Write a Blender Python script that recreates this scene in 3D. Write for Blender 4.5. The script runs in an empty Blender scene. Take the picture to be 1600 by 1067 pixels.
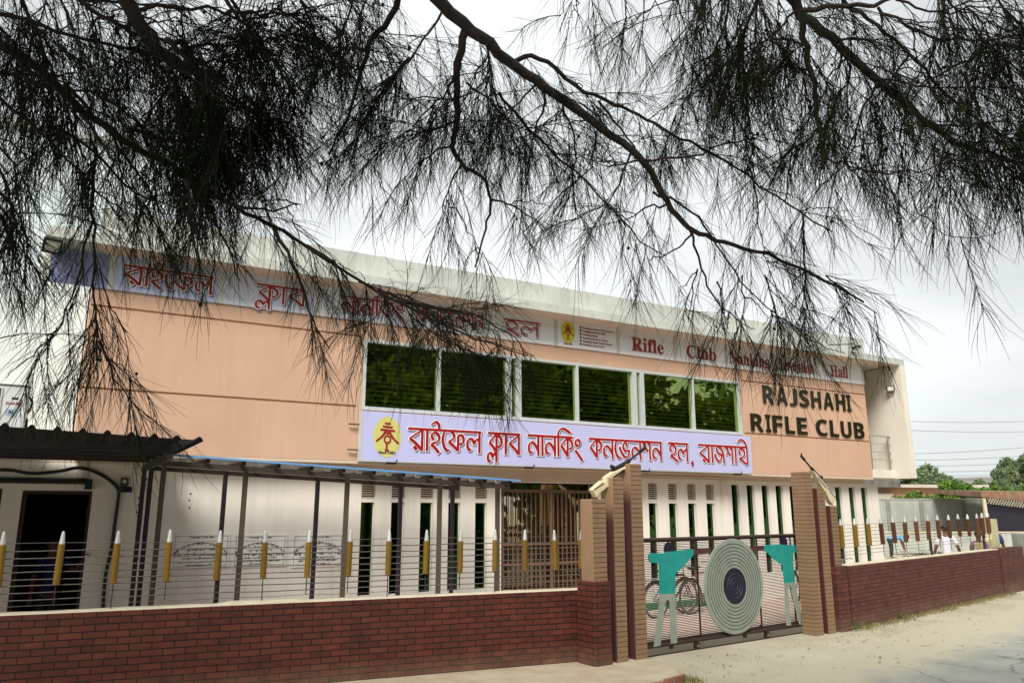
import bpy, bmesh, math, random
import numpy as np
from mathutils import Vector, Matrix
R = math.radians
SC = bpy.context.scene
COL = SC.collection
rnd = random.Random(7)
rng = np.random.default_rng(11)

# ------------------------------------------------------------------ camera
EYE = 2.1
FPX = 1195.0                       # focal length in pixels of a 1600 px wide frame
PITCH = math.atan(262.5 / FPX)
cam = bpy.data.cameras.new('camera'); cam_o = bpy.data.objects.new('camera', cam); COL.objects.link(cam_o)
cam.sensor_width = 36.0; cam.lens = 36.0 * FPX / 1600.0; cam.clip_start = 0.05; cam.clip_end = 3000
cam_o.location = (0, 0, EYE); cam_o.rotation_euler = (R(90) + PITCH, 0, 0)
SC.camera = cam_o

# ------------------------------------------------------------------ world, sun, exposure
SUN_EL, SUN_AZ = R(48), R(190)     # azimuth clockwise from +Y
W = bpy.data.worlds.new("World"); SC.world = W; W.use_nodes = True
nt = W.node_tree; nt.nodes.clear(); N = nt.nodes.new; L = nt.links.new
out = N('ShaderNodeOutputWorld'); sky = N('ShaderNodeTexSky'); sky.sky_type = 'NISHITA'; sky.sun_disc = False
sky.sun_elevation = SUN_EL; sky.sun_rotation = SUN_AZ
hs = N('ShaderNodeHueSaturation'); hs.inputs['Saturation'].default_value = 0.35; L(sky.outputs[0], hs.inputs['Color'])
b1 = N('ShaderNodeBackground'); b1.inputs[1].default_value = 0.10; L(hs.outputs[0], b1.inputs[0])
tc = N('ShaderNodeTexCoord'); mp = N('ShaderNodeMapping'); mp.inputs['Scale'].default_value = (1.2, 1.2, 3.0); L(tc.outputs['Generated'], mp.inputs[0])
nz = N('ShaderNodeTexNoise'); nz.inputs['Scale'].default_value = 1.6; nz.inputs['Detail'].default_value = 4; L(mp.outputs[0], nz.inputs['Vector'])
cr = N('ShaderNodeValToRGB'); cr.color_ramp.elements[0].position = .34; cr.color_ramp.elements[1].position = .62
cr.color_ramp.elements[0].color = (.60, .64, .645, 1); cr.color_ramp.elements[1].color = (.86, .89, .90, 1); L(nz.outputs['Fac'], cr.inputs[0])
gd = N('ShaderNodeVectorMath'); gd.operation = 'DOT_PRODUCT'; L(tc.outputs['Generated'], gd.inputs[0]); gd.inputs[1].default_value = (-.05, .94, .34)
gm = N('ShaderNodeMapRange'); gm.inputs['From Min'].default_value = .72; gm.inputs['From Max'].default_value = 1.0; gm.inputs['To Min'].default_value = .83; gm.inputs['To Max'].default_value = 1.08; L(gd.outputs['Value'], gm.inputs['Value'])
gx = N('ShaderNodeMixRGB'); gx.blend_type = 'MULTIPLY'; gx.inputs[0].default_value = 1; L(cr.outputs[0], gx.inputs[1]); L(gm.outputs[0], gx.inputs[2])
b2 = N('ShaderNodeBackground'); b2.inputs[1].default_value = 0.69; L(gx.outputs[0], b2.inputs[0])
mx = N('ShaderNodeMixShader'); mx.inputs[0].default_value = 0.92; L(b1.outputs[0], mx.inputs[1]); L(b2.outputs[0], mx.inputs[2]); L(mx.outputs[0], out.inputs[0])
sl = bpy.data.lights.new('sun', 'SUN'); sl.energy = 2.4; sl.angle = R(22); sl.color = (1, .955, .88)
so = bpy.data.objects.new('sun', sl); COL.objects.link(so)
sd = Vector((math.sin(SUN_AZ) * math.cos(SUN_EL), math.cos(SUN_AZ) * math.cos(SUN_EL), math.sin(SUN_EL)))
so.rotation_euler = sd.to_track_quat('Z', 'Y').to_euler(); so.location = (0, -5, 30)
SC.view_settings.view_transform = 'Standard'; SC.view_settings.look = 'None'; SC.view_settings.exposure = 0.82; SC.view_settings.gamma = 1
SC.cycles.max_bounces = 6; SC.cycles.diffuse_bounces = 3; SC.cycles.glossy_bounces = 3; SC.cycles.transparent_max_bounces = 8

# ------------------------------------------------------------------ helpers: objects
def tag(o, label=None, cat=None, group=None, kind=None):
    if label: o['label'] = label
    if cat: o['category'] = cat
    if group: o['group'] = group
    if kind: o['kind'] = kind
    return o
def thing(name, label, cat, loc=(0, 0, 0), rz=0.0, group=None):
    o = bpy.data.objects.new(name, None); COL.objects.link(o); o.location = loc; o.rotation_euler = (0, 0, rz)
    o.empty_display_size = .1
    return tag(o, label, cat, group)
class MB:
    def __init__(s): s.v = []; s.f = []; s.sm = []
    def add(s, vs, fs, smooth=False):
        n = len(s.v); s.v += [tuple(p) for p in vs]
        for f in fs: s.f.append([i + n for i in f]); s.sm.append(smooth)
        return s
    def box(s, x0, x1, y0, y1, z0, z1):
        v = [(x0, y0, z0), (x1, y0, z0), (x1, y1, z0), (x0, y1, z0), (x0, y0, z1), (x1, y0, z1), (x1, y1, z1), (x0, y1, z1)]
        return s.add(v, [(0, 3, 2, 1), (4, 5, 6, 7), (0, 1, 5, 4), (1, 2, 6, 5), (2, 3, 7, 6), (3, 0, 4, 7)])
    def rbox(s, x0, x1, y0, y1, z0, z1, b=.006):     # box with chamfered vertical and top edges
        def ring(i, z): return [(x0 + i, y0, z), (x1 - i, y0, z), (x1, y0 + i, z), (x1, y1 - i, z), (x1 - i, y1, z), (x0 + i, y1, z), (x0, y1 - i, z), (x0, y0 + i, z)]
        top = [(x0 + b, y0 + b, z1), (x1 - b, y0 + b, z1), (x1 - b, y0 + b, z1), (x1 - b, y1 - b, z1), (x1 - b, y1 - b, z1), (x0 + b, y1 - b, z1), (x0 + b, y1 - b, z1), (x0 + b, y0 + b, z1)]
        v = ring(b, z0) + ring(b, z1 - b) + [(x0 + b, y0 + b, z1), (x1 - b, y0 + b, z1), (x1 - b, y1 - b, z1), (x0 + b, y1 - b, z1)]
        f = [(7, 6, 5, 4, 3, 2, 1, 0)] + [(i, (i + 1) % 8, 8 + (i + 1) % 8, 8 + i) for i in range(8)]
        f += [(16, 17, 18, 19), (8, 9, 17, 16), (9, 10, 17), (10, 11, 18, 17), (11, 12, 18), (12, 13, 19, 18), (13, 14, 19), (14, 15, 16, 19), (15, 8, 16)]
        return s.add(v, f)
    def tube(s, pts, r, n=8, cap=True):
        pts = [Vector(p) for p in pts]; rs = r if isinstance(r, (list, tuple)) else [r] * len(pts)
        vs = []; k = len(pts); up = None
        for i, p in enumerate(pts):
            d = (pts[min(i + 1, k - 1)] - pts[max(i - 1, 0)]).normalized()
            if up is None:
                a = d.orthogonal().normalized()
            else:
                a = (up - d * up.dot(d))
                a = a.normalized() if a.length > 1e-6 else d.orthogonal().normalized()
            up = a; b = d.cross(a)
            for j in range(n):
                t = 2 * math.pi * j / n
                vs.append(p + (a * math.cos(t) + b * math.sin(t)) * rs[i])
        fs = [(i * n + j, i * n + (j + 1) % n, (i + 1) * n + (j + 1) % n, (i + 1) * n + j) for i in range(k - 1) for j in range(n)]
        s.add(vs, fs, n > 5)
        if cap: s.add(vs[:n], [tuple(reversed(range(n)))]); s.add(vs[-n:], [tuple(range(n))])
        return s
    def lathe(s, prof, n=24, c=(0, 0, 0), axis='z'):
        vs = []; m = len(prof)
        for r, z in prof:
            for j in range(n):
                t = 2 * math.pi * j / n; x, y = r * math.cos(t), r * math.sin(t)
                p = (x, y, z) if axis == 'z' else (x, -z, y) if axis == 'y' else (z, x, y)
                vs.append((p[0] + c[0], p[1] + c[1], p[2] + c[2]))
        fs = [(i * n + j, i * n + (j + 1) % n, (i + 1) * n + (j + 1) % n, (i + 1) * n + j) for i in range(m - 1) for j in range(n)]
        fs += [tuple(reversed(range(n))), tuple(range((m - 1) * n, m * n))]
        return s.add(vs, fs, False)
    def prism(s, poly, y0, y1):                       # polygon in x-z, extruded along y
        n = len(poly); a = sum(poly[i][0] * poly[(i + 1) % n][1] - poly[(i + 1) % n][0] * poly[i][1] for i in range(n))
        if a < 0: poly = poly[::-1]
        vs = [(x, y0, z) for x, z in poly] + [(x, y1, z) for x, z in poly]
        fs = [tuple(range(n)), tuple(reversed(range(n, 2 * n)))] + [(i, n + i, n + (i + 1) % n, (i + 1) % n) for i in range(n)]
        return s.add(vs, fs)
    def build(s, name, m, parent=None, loc=None):
        me = bpy.data.meshes.new(name); me.from_pydata(s.v, [], s.f)
        me.polygons.foreach_set('use_smooth', s.sm); me.materials.append(m); me.update()
        o = bpy.data.objects.new(name, me); COL.objects.link(o)
        if parent: o.parent = parent
        if loc: o.location = loc
        return o
def fix(o):                                           # consistent outward normals
    bm = bmesh.new(); bm.from_mesh(o.data); bmesh.ops.recalc_face_normals(bm, faces=bm.faces); bm.to_mesh(o.data); bm.free(); return o
def copy_tree(o, parent=None):
    c = o.copy(); COL.objects.link(c)
    if parent: c.parent = parent
    for ch in list(o.children): copy_tree(ch, c)
    return c
def fast_mesh(name, v, q, m, parent=None, smooth=True):   # numpy: v (n,3), q (k,4) or (k,3)
    me = bpy.data.meshes.new(name); k = q.shape[1]
    me.vertices.add(len(v)); me.vertices.foreach_set('co', np.asarray(v, np.float32).ravel())
    me.loops.add(q.size); me.loops.foreach_set('vertex_index', np.asarray(q, np.int32).ravel())
    me.polygons.add(len(q)); me.polygons.foreach_set('loop_start', np.arange(0, q.size, k, dtype=np.int32))
    me.polygons.foreach_set('loop_total', np.full(len(q), k, np.int32))
    me.update(calc_edges=True); me.materials.append(m)
    me.polygons.foreach_set('use_smooth', np.full(len(q), smooth))
    o = bpy.data.objects.new(name, me); COL.objects.link(o)
    if parent: o.parent = parent
    return o

# ------------------------------------------------------------------ helpers: materials
def newmat(name):
    m = bpy.data.materials.new(name); m.use_nodes = True; t = m.node_tree
    return m, t, t.nodes['Principled BSDF'], t.nodes.new, t.links.new
def M(name, col, rough=.75, var=.12, scale=2.5, bump=0.0, bscale=60, metal=0.0, streak=0.0, spec=.4, stain=None):
    m, t, p, N, L = newmat(name)
    p.inputs['Roughness'].default_value = rough; p.inputs['Metallic'].default_value = metal
    p.inputs['Specular IOR Level'].default_value = spec
    tc = N('ShaderNodeTexCoord'); nz = N('ShaderNodeTexNoise'); nz.inputs['Scale'].default_value = scale; nz.inputs['Detail'].default_value = 6
    L(tc.outputs['Object'], nz.inputs['Vector'])
    cr = N('ShaderNodeValToRGB'); cr.color_ramp.elements[0].position = .3; cr.color_ramp.elements[1].position = .7
    cr.color_ramp.elements[0].color = (*[c * (1 - var) for c in col], 1); cr.color_ramp.elements[1].color = (*[min(1, c * (1 + var * .6)) for c in col], 1)
    L(nz.outputs['Fac'], cr.inputs[0]); last = cr.outputs[0]
    if streak:
        mp = N('ShaderNodeMapping'); mp.inputs['Scale'].default_value = (4.5, 4.5, .35); L(tc.outputs['Object'], mp.inputs[0])
        n2 = N('ShaderNodeTexNoise'); n2.inputs['Scale'].default_value = 1.6; n2.inputs['Detail'].default_value = 8; n2.inputs['Roughness'].default_value = .65; L(mp.outputs[0], n2.inputs['Vector'])
        c2 = N('ShaderNodeValToRGB'); c2.color_ramp.elements[0].position = .48; c2.color_ramp.elements[1].position = .70
        c2.color_ramp.elements[0].color = (0, 0, 0, 1); c2.color_ramp.elements[1].color = (streak,) * 3 + (1,); L(n2.outputs['Fac'], c2.inputs[0])
        mx = N('ShaderNodeMixRGB'); L(c2.outputs[0], mx.inputs[0]); L(last, mx.inputs[1]); mx.inputs[2].default_value = (*(stain or [c * .35 for c in col]), 1); last = mx.outputs[0]
    L(last, p.inputs['Base Color'])
    if bump:
        n3 = N('ShaderNodeTexNoise'); n3.inputs['Scale'].default_value = bscale; n3.inputs['Detail'].default_value = 5; L(tc.outputs['Object'], n3.inputs['Vector'])
        bp = N('ShaderNodeBump'); bp.inputs['Strength'].default_value = bump; bp.inputs['Distance'].default_value = .02; L(n3.outputs['Fac'], bp.inputs['Height']); L(bp.outputs[0], p.inputs['Normal'])
    return m
def brick_mat(name, c1, c2, mortar, bw, rh, ms=.005, rough=.7, bump=.6, dirt=.5, offset=.5):
    m, t, p, N, L = newmat(name); p.inputs['Roughness'].default_value = rough; p.inputs['Specular IOR Level'].default_value = .35
    tc = N('ShaderNodeTexCoord'); sx = N('ShaderNodeSeparateXYZ'); L(tc.outputs['Object'], sx.inputs[0])
    ad = N('ShaderNodeMath'); L(sx.outputs[0], ad.inputs[0]); L(sx.outputs[1], ad.inputs[1])
    wob = N('ShaderNodeTexNoise'); wob.inputs['Scale'].default_value = 1.3; L(tc.outputs['Object'], wob.inputs['Vector'])
    wm = N('ShaderNodeMath'); wm.operation = 'MULTIPLY_ADD'; wm.inputs[1].default_value = .02; L(wob.outputs['Fac'], wm.inputs[0]); L(sx.outputs[2], wm.inputs[2])
    a2 = N('ShaderNodeMath'); a2.inputs[1].default_value = 7.31; L(ad.outputs[0], a2.inputs[0]); cb = N('ShaderNodeCombineXYZ'); L(a2.outputs[0], cb.inputs[0]); L(wm.outputs[0], cb.inputs[1])
    bt = N('ShaderNodeTexBrick'); bt.inputs['Scale'].default_value = 1; bt.inputs['Brick Width'].default_value = bw; bt.inputs['Row Height'].default_value = rh
    bt.inputs['Mortar Size'].default_value = ms; bt.inputs['Mortar Smooth'].default_value = .25; bt.offset = offset
    bt.inputs['Color1'].default_value = (*c1, 1); bt.inputs['Color2'].default_value = (*c2, 1); bt.inputs['Mortar'].default_value = (*mortar, 1); L(cb.outputs[0], bt.inputs['Vector'])
    nz = N('ShaderNodeTexNoise'); nz.inputs['Scale'].default_value = 3.5; nz.inputs['Detail'].default_value = 8; nz.inputs['Roughness'].default_value = .7; L(tc.outputs['Object'], nz.inputs['Vector'])
    cr = N('ShaderNodeValToRGB'); cr.color_ramp.elements[0].position = .3; cr.color_ramp.elements[1].position = .72
    cr.color_ramp.elements[0].color = (1 - dirt, 1 - dirt, 1 - dirt, 1); cr.color_ramp.elements[1].color = (1.12, 1.1, 1.08, 1); L(nz.outputs['Fac'], cr.inputs[0])
    mu = N('ShaderNodeMixRGB'); mu.blend_type = 'MULTIPLY'; mu.inputs[0].default_value = 1; L(bt.outputs['Color'], mu.inputs[1]); L(cr.outputs[0], mu.inputs[2])
    # pale scuffs and mortar smears
    n4 = N('ShaderNodeTexNoise'); n4.inputs['Scale'].default_value = 14; n4.inputs['Detail'].default_value = 10; n4.inputs['Roughness'].default_value = .75; L(tc.outputs['Object'], n4.inputs['Vector'])
    c4 = N('ShaderNodeValToRGB'); c4.color_ramp.elements[0].position = .66; c4.color_ramp.elements[1].position = .78; c4.color_ramp.elements[0].color = (0, 0, 0, 1); c4.color_ramp.elements[1].color = (.35, .35, .35, 1); L(n4.outputs['Fac'], c4.inputs[0])
    m4 = N('ShaderNodeMixRGB'); L(c4.outputs[0], m4.inputs[0]); L(mu.outputs[0], m4.inputs[1]); m4.inputs[2].default_value = (min(1, c1[0] * 2 + .06), c1[1] * 2 + .05, c1[2] * 2 + .04, 1)
    zr = N('ShaderNodeMapRange'); zr.inputs['From Min'].default_value = .32; zr.inputs['From Max'].default_value = -.02; L(sx.outputs[2], zr.inputs['Value'])
    zm = N('ShaderNodeMath'); zm.operation = 'MULTIPLY'; L(zr.outputs[0], zm.inputs[0]); L(nz.outputs['Fac'], zm.inputs[1])
    m5 = N('ShaderNodeMixRGB'); L(zm.outputs[0], m5.inputs[0]); L(m4.outputs[0], m5.inputs[1]); m5.inputs[2].default_value = (.22, .15, .10, 1) if dirt > .3 else (*c1, 1); L(m5.outputs[0], p.inputs['Base Color'])
    hh = N('ShaderNodeMath'); hh.operation = 'MULTIPLY_ADD'; hh.inputs[1].default_value = -1; hh.inputs[2].default_value = 1; L(bt.outputs['Fac'], hh.inputs[0])
    h2 = N('ShaderNodeMath'); h2.operation = 'MULTIPLY_ADD'; h2.inputs[1].default_value = .35; L(n4.outputs['Fac'], h2.inputs[0]); L(hh.outputs[0], h2.inputs[2])
    bp = N('ShaderNodeBump'); bp.inputs['Strength'].default_value = bump; bp.inputs['Distance'].default_value = .01; L(h2.outputs[0], bp.inputs['Height']); L(bp.outputs[0], p.inputs['Normal'])
    return m
def glass_mat(name, refl, trans, fac=.5, rough=.02):
    m, t, p, N, L = newmat(name); o = t.nodes['Material Output']; t.nodes.remove(p)
    g = N('ShaderNodeBsdfGlossy'); g.inputs[0].default_value = (*refl, 1); g.inputs['Roughness'].default_value = rough
    tr = N('ShaderNodeBsdfTransparent'); tr.inputs[0].default_value = (*trans, 1)
    tc = N('ShaderNodeTexCoord'); nz = N('ShaderNodeTexNoise'); nz.inputs['Scale'].default_value = .9; L(tc.outputs['Object'], nz.inputs['Vector'])
    bp = N('ShaderNodeBump'); bp.inputs['Strength'].default_value = .03; bp.inputs['Distance'].default_value = .05; L(nz.outputs['Fac'], bp.inputs['Height']); L(bp.outputs[0], g.inputs['Normal'])
    mx = N('ShaderNodeMixShader'); mx.inputs[0].default_value = fac; L(tr.outputs[0], mx.inputs[1]); L(g.outputs[0], mx.inputs[2]); L(mx.outputs[0], o.inputs[0])
    return m
def leaf_mat(name, col, col2, rough=.6, scale=1.2, trans=.25, spec=.3):
    m, t, p, N, L = newmat(name); o = t.nodes['Material Output']
    p.inputs['Roughness'].default_value = rough; p.inputs['Specular IOR Level'].default_value = spec
    tc = N('ShaderNodeTexCoord'); nz = N('ShaderNodeTexNoise'); nz.inputs['Scale'].default_value = scale; nz.inputs['Detail'].default_value = 3; L(tc.outputs['Object'], nz.inputs['Vector'])
    gi = N('ShaderNodeNewGeometry'); ad = N('ShaderNodeMath'); ad.operation = 'MULTIPLY_ADD'; ad.inputs[1].default_value = .35; L(gi.outputs['Random Per Island'], ad.inputs[0]); L(nz.outputs['Fac'], ad.inputs[2])
    cr = N('ShaderNodeValToRGB'); cr.color_ramp.elements[0].position = .42; cr.color_ramp.elements[1].position = .85
    cr.color_ramp.elements[0].color = (*col, 1); cr.color_ramp.elements[1].color = (*col2, 1); L(ad.outputs[0], cr.inputs[0]); L(cr.outputs[0], p.inputs['Base Color'])
    tl = N('ShaderNodeBsdfTranslucent'); L(cr.outputs[0], tl.inputs[0]); mx = N('ShaderNodeMixShader'); mx.inputs[0].default_value = trans
    L(p.outputs[0], mx.inputs[1]); L(tl.outputs[0], mx.inputs[2]); L(mx.outputs[0], o.inputs[0])
    return m

PEACH = M('peach_paint', (.645, .41, .285), .8, .08, .8, .12, 90, streak=.15, stain=(.40, .25, .17))
CREAM = M('cream_paint', (.86, .81, .73), .8, .07, 1.2, .12, 80, streak=.16)
FASCIA = M('fascia_paint', (.58, .60, .55), .85, .16, 1.6, .2, 50, streak=.42, stain=(.30, .31, .26))
FINP = M('fin_paint', (.80, .76, .66), .85, .06, 1.2, .12, 70, streak=.12)
LINTEL = M('lintel_paint', (.68, .55, .43), .8, .07, 1.2, .1, 60, streak=.1)
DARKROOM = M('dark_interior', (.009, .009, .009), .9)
ALU = M('aluminium', (.66, .69, .68), .45, .06, 6, metal=.25)
GLASS_UP = glass_mat('green_mirror_glass', (.48, .62, .20), (.40, .48, .18), .60)
GLASS_DN = glass_mat('dark_green_glass', (.07, .16, .06), (.05, .09, .05), .7)
GLASS_ENT = glass_mat('entrance_glass', (.55, .50, .38), (.05, .05, .05), .85, .015)
BLIND = M('blind_slats', (.42, .40, .20), .6)
TAN = M('tan_paint', (.30, .19, .11), .75, .07, 4, .15, 80, streak=.1)
TILE_TAN = brick_mat('tan_tile_courses', (.285, .18, .105), (.25, .157, .092), (.06, .035, .025), 40.0, .0665, .0045, .65, .8, .18)
def gap_shade_mat(name, top, bottom, z, soft):
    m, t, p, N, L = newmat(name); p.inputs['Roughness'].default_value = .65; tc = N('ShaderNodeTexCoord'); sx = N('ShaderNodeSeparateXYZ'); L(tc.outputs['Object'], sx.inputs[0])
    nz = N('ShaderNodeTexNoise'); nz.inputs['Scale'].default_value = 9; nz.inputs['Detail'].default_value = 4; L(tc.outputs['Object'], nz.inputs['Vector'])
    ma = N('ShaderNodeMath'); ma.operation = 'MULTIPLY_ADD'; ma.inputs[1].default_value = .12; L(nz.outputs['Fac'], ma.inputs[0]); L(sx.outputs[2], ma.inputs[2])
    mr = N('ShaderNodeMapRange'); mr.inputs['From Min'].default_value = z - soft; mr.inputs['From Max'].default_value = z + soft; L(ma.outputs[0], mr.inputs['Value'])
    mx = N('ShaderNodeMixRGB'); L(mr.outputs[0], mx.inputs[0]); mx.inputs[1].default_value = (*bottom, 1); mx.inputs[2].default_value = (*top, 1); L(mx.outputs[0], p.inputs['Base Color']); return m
GAPSHADE1 = gap_shade_mat('tan_with_maroon_gap_shade', (.30, .19, .11), (.075, .025, .02), 2.12, .14)  # shade of the narrow gap painted as maroon below the neighbour's top
GAPSHADE2 = gap_shade_mat('tan_with_maroon_gap_shade', (.30, .19, .11), (.075, .025, .02), 2.38, .14)
MAROON = M('maroon_paint', (.085, .028, .022), .6, .15, 5, .1, 60)
BRICK = brick_mat('maroon_brick', (.145, .036, .023), (.090, .023, .016), (.012, .006, .005), .235, .073, .0065, .6, .9, .42)
BRICK2 = brick_mat('faded_maroon_brick', (.155, .045, .034), (.105, .031, .025), (.026, .012, .011), .21, .074, .0055, .75, .9, .38)
ROUGHBRICK = brick_mat('rough_maroon_brick', (.16, .055, .043), (.12, .04, .032), (.08, .045, .038), .21, .074, .009, .85, 1.0, .5)
CEMENT = M('pale_cement', (.62, .56, .42), .9, .15, 5, .3, 40)
CONC = M('grey_concrete', (.40, .41, .37), .9, .18, 1.4, .3, 30, streak=.45, stain=(.22, .22, .19))
CONC2 = M('dark_concrete', (.27, .27, .24), .9, .2, 1.4, .3, 30, streak=.4)
IRON = M('brown_iron', (.055, .032, .026), .55, .2, 8, metal=.3)
POSTM = M('grey_brown_post', (.10, .075, .056), .6, .25, 6, streak=.4)
POSTD = M('dark_post', (.035, .025, .03), .55, .2, 6)
BLUEP = M('blue_sheet', (.16, .38, .72), .4, .1, 4)
SHEET = M('dark_corrugated_sheet', (.011, .009, .015), .5, .25, 4, metal=.2, streak=.4, stain=(.03, .02, .02))
BLACK = M('black_plastic', (.012, .012, .016), .4)
WHITE = M('white_metal', (.72, .74, .73), .45, .05, 5)
BRASS = M('bullet_casing', (.22, .125, .012), .42, .10, 6, metal=.3)
BRASSD = M('bullet_casing_brown', (.14, .055, .020), .42, .12, 6, metal=.3)
SILVER = M('bullet_tip', (.66, .67, .66), .32, .06, 8, metal=.45)
WIRE = M('fence_wire', (.13, .115, .105), .5, .15, 10, metal=.4)
TEAL = M('teal_paint', (.010, .29, .265), .5, .14, 7, .05, 40, streak=.34, stain=(.09, .30, .26))
GREYP = M('grey_green_paint', (.27, .31, .26), .5, .14, 7, .05, 40, streak=.32, stain=(.33, .34, .29))
PURP = M('dark_purple_paint', (.009, .008, .026), .5, .1, 6)
GUNM = M('maroon_gun_paint', (.075, .03, .028), .5)
GUNSTOCK = M('cream_gun_stock', (.72, .62, .40), .5, .08, 4)
RED = M('sign_red', (.36, .006, .010), .45, .05, 6)
REDD = M('sign_dark_red', (.34, .016, .016), .5, .05, 6)
EDGE = M('letter_edge', (.95, .90, .92), .5, .05, 6)
LSHADE = M('letter_drop_print', (.22, .16, .24), .5, .05, 6)
BOARD = M('lavender_board', (.56, .56, .86), .4, .03, 1.5)
PANEL = M('white_panel', (.86, .85, .86), .45, .06, .8, streak=.08)
STRIP = M('panel_strip', (.60, .61, .52), .5, .05, 5)
YELLOW = M('logo_yellow', (.72, .66, .06), .5, .05, 4)
YELLOWP = M('logo_pale_yellow', (.66, .62, .20), .5, .05, 4)
INK = M('dark_ink', (.02, .02, .045), .5)
STEEL = M('stainless_rail', (.50, .50, .47), .3, .05, 8, metal=.7)
GRANITE = M('polished_black_letter', (.022, .022, .010), .12, .2, 10, spec=.7)
MARBLE = M('plaque_marble', (.90, .88, .82), .5, .12, 6, streak=.15)
BARK = M('casuarina_bark', (.060, .045, .040), .9, .35, 14, .6, 40)
TWIG = M('casuarina_twig', (.045, .030, .030), .9, .2, 10)
NEEDLE = leaf_mat('casuarina_needles', (.004, .010, .004), (.026, .042, .011), .7, 2.2, .10, .1)

# ------------------------------------------------------------------ helpers: lettering
def serif(t):
    r = ''
    for ch in t:
        if 'A' <= ch <= 'Z': r += chr(0x1D400 + ord(ch) - 65)
        elif 'a' <= ch <= 'z': r += chr(0x1D41A + ord(ch) - 97)
        elif '0' <= ch <= '9': r += chr(0x1D7CE + ord(ch) - 48)
        else: r += ch
    return r
def text_obj(txt, x0, x1, z0, z1, y, m, parent, name='lettering', off=0.0, depth=0.0015, capref=None, keep_h=False):
    """flat lettering filling x0..x1; z0 baseline, z1 cap line; faces -y"""
    c = bpy.data.curves.new('t', 'FONT'); c.body = txt; c.size = 1; c.offset = off; c.resolution_u = 3; c.extrude = 0.0
    o = bpy.data.objects.new('t', c); COL.objects.link(o); bpy.context.view_layer.update()
    dg = bpy.context.evaluated_depsgraph_get(); me = bpy.data.meshes.new_from_object(o.evaluated_get(dg))
    bpy.data.objects.remove(o); bpy.data.curves.remove(c)
    v = np.empty(len(me.vertices) * 3, np.float32); me.vertices.foreach_get('co', v); v = v.reshape(-1, 3)
    v[:, 1] -= v[:, 1].min() if keep_h else 0; cap = capref or v[:, 1].max(); lo, hi = v[:, 0].min(), v[:, 0].max()
    w = np.stack([x0 + (v[:, 0] - lo) / (hi - lo) * (x1 - x0), np.full(len(v), y), z0 + v[:, 1] / cap * (z1 - z0)], 1)
    me.vertices.foreach_set('co', w.astype(np.float32).ravel()); me.materials.clear(); me.materials.append(m); me.update()
    ob = bpy.data.objects.new(name, me); COL.objects.link(ob); ob.parent = parent
    if depth:
        bm = bmesh.new(); bm.from_mesh(me); r = bmesh.ops.extrude_face_region(bm, geom=bm.faces[:])
        bmesh.ops.translate(bm, verts=[g for g in r['geom'] if isinstance(g, bmesh.types.BMVert)], vec=(0, -depth, 0))
        bmesh.ops.recalc_face_normals(bm, faces=bm.faces); bm.to_mesh(me); bm.free()
    return ob
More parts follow.
